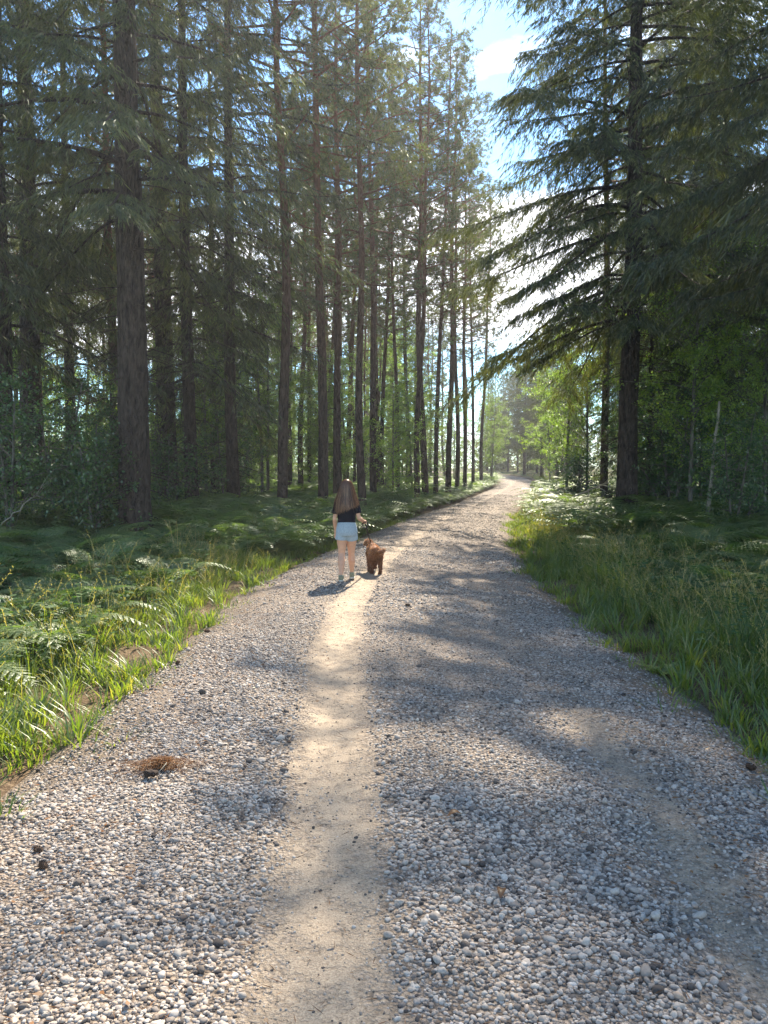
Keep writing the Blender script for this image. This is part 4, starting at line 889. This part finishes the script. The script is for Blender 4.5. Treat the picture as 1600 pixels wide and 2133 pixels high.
        P[3:] += np.cumsum(rng.normal(0, .0015, (8, 3)), 0); tg = norm(np.gradient(P, axis=0)); out = norm(P - np.array([0, .01, 0]) * 1 - np.stack([0 * P[:, 0], 0 * P[:, 0], P[:, 2]], -1)); sdv = norm(np.cross(tg, out)); wd = .0042 * np.array([.5, .8, 1, 1, 1, 1, 1, 1, .9, .7, .2])
        if i % 9 == 0: P[4:] += np.cumsum(rng.normal(0, .006, (7, 3)), 0)
        wd = wd * rng.uniform(.5, 1.1); V = np.stack([P - sdv * wd[:, None], P + sdv * wd[:, None]], 1).reshape(-1, 3); mb.add(V, np.array([(2 * j, 2 * j + 1, 2 * j + 3, 2 * j + 2) for j in range(10)]), tint=rng.random() * np.repeat(np.linspace(.55, 1, 11), 2))
    mb.build('hair', MAT['hair'], r, smooth=True)
    o = np.array(r.location); return o + grip, o + wr
grip, wrist = girl()

def dog():
    x0, y0 = at(779, 11.15), 11.15; z0 = float(roadz(np.array(x0), np.array(y0))) + .008; r = empty('dog', (x0, y0, z0), math.radians(11), .88); props(r, 'shaggy brown dog on a leash seen from behind, tail curled up', 'dog')
    B = [tube([(0, -.235, .335), (0, -.20, .345), (0, -.10, .35), (0, .02, .345), (0, .13, .35), (0, .20, .37), (-.005, .25, .385)], [.055, .084, .090, .092, .098, .088, .06], 18, ell=[1, 1.08, 1.05, 1.12, 1.25, 1.15, 1], up=(1, 0, 0)),
         tube([(0, .18, .38), (-.02, .25, .43), (-.035, .30, .465)], [.068, .055, .050], 14), ball((-.04, .325, .475), (.052, .06, .05)),
         tube([(-.045, .36, .465), (-.06, .41, .452), (-.07, .445, .445)], [.034, .026, .020], 12), ball((-.073, .46, .448), (.012, .010, .010))]
    for s in (-1, 1):  # ears drop from the skull
        B.append(tube([(-.04 + s * .045, .315, .50), (-.04 + s * .066, .31, .465), (-.04 + s * .068, .315, .42)], [.014, .022, .018], 10, ell=.5, up=(0, 1, 0)))
    def hind(s, fy):
        B.append(tube([(s * .052, -.17, .33), (s * .064, -.15, .26), (s * .066, -.14 + fy * .3, .205), (s * .064, -.20 + fy * .6, .135), (s * .062, -.205 + fy * .9, .085), (s * .062, -.185 + fy, .025)], [.066, .058, .042, .028, .024, .026], 14, up=(1, 0, 0)))
        B.append(tube([(s * .062, -.195 + fy, .02), (s * .062, -.15 + fy, .018), (s * .062, -.135 + fy, .014)], [.026, .027, .016], 12, ell=.65, up=(1, 0, 0)))
    hind(-1, .06); hind(1, -.03)
    def fore(s, fy, lift=0):
        B.append(tube([(s * .06, .15, .32), (s * .062, .145 + fy * .3, .23), (s * .062, .155 + fy * .6, .15), (s * .06, .165 + fy, .085 + lift), (s * .06, .16 + fy, .025 + lift)], [.052, .040, .031, .027, .026], 14, up=(1, 0, 0)))
        B.append(tube([(s * .06, .155 + fy, .02 + lift), (s * .06, .195 + fy, .016 + lift)], [.027, .020], 12, ell=.65, up=(1, 0, 0)))
    fore(-1, -.05); fore(1, .08, .02)
    s = np.linspace(0, 1, 8); B.append(tube(np.stack([.01 + .115 * s, -.235 - .05 * np.sin(s * 3), .375 - .035 * np.sin(s * 3.2) + .045 * s], -1), [.026, .030, .034, .036, .034, .03, .024, .012], 12))
    _, co, nr = fuse('body', B, MAT['dog_fur'], r, .0055, 3, noise=.0035)
    rng = np.random.default_rng(6); q = rng.integers(0, len(co), 16000); O, Nn = co[q].astype(float), nr[q].astype(float); D = Nn * .55 + np.array([0, -.5, -.55]) + rng.normal(0, .35, O.shape)
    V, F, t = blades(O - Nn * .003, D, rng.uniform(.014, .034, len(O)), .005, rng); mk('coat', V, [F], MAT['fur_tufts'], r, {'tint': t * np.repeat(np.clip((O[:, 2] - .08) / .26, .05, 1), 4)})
    a = np.linspace(0, 2 * np.pi, 25); C = np.array([-.014, .235, .42]); ax = norm(np.array([-.1, .75, .62])); u = norm(np.cross(ax, [1, 0, 0])); v = np.cross(ax, u)
    V, F = tube(C + .066 * (np.cos(a)[:, None] * u + np.sin(a)[:, None] * v), .007, 8, cap=False); mk('collar', V, F, MAT['leash_nylon'], r, smooth=True)
    c, s_ = math.cos(math.radians(11)), math.sin(math.radians(11)); p = (C + np.array([0, -.02, .066])) * .88; return np.array([x0 + p[0] * c - p[1] * s_, y0 + p[0] * s_ + p[1] * c, z0 + p[2]])
collar = dog()
def leash():
    r = empty('dog_leash', tuple(grip)); props(r, 'black dog leash running from the girl\'s right hand to the dog', 'leash')
    s = np.linspace(0, 1, 16)[:, None]; P = (collar - grip) * s - np.array([0, 0, .03]) * np.sin(np.pi * s); V, F = tube(P, .010, 6, ell=.5); mk('strap', V, F, MAT['leash_nylon'], r, smooth=True)
    a = np.linspace(0, 6.283 * 2.0, 40); P = np.stack([.012 * np.sin(a * .5) + .035 * np.sin(a), .02 * np.cos(a * .7), -.02 + .045 * np.cos(a) - .012], -1); V, F = tube(P, .007, 6); mk('handle', V, F, MAT['leash_nylon'], r, smooth=True)
leash()

# ------------------------------------------------------------------ haze: even volume added to lift the darks, standing in for lens glare
def glare_haze():
    x0, x1, y0, y1, z0, z1 = -160, 160, -20, 170, -3, 27
    V = np.array([(x, y, z) for z in (z0, z1) for y in (y0, y1) for x in (x0, x1)], float)
    F = np.array([(0, 2, 3, 1), (4, 5, 7, 6), (0, 1, 5, 4), (2, 6, 7, 3), (0, 4, 6, 2), (1, 3, 7, 5)])
    m, N, L, out = newmat('glare_haze_volume'); v = N.new('ShaderNodeVolumePrincipled'); v.inputs['Density'].default_value = GLARE_HAZE; v.inputs['Anisotropy'].default_value = .5; v.inputs['Color'].default_value = (.93, .95, 1, 1)
    L.new(v.outputs[0], out.inputs['Volume']); o = mk('glare_haze', V, [F], m); props(o, kind='stuff')
GLARE_HAZE = .001
if GLARE_HAZE: glare_haze()
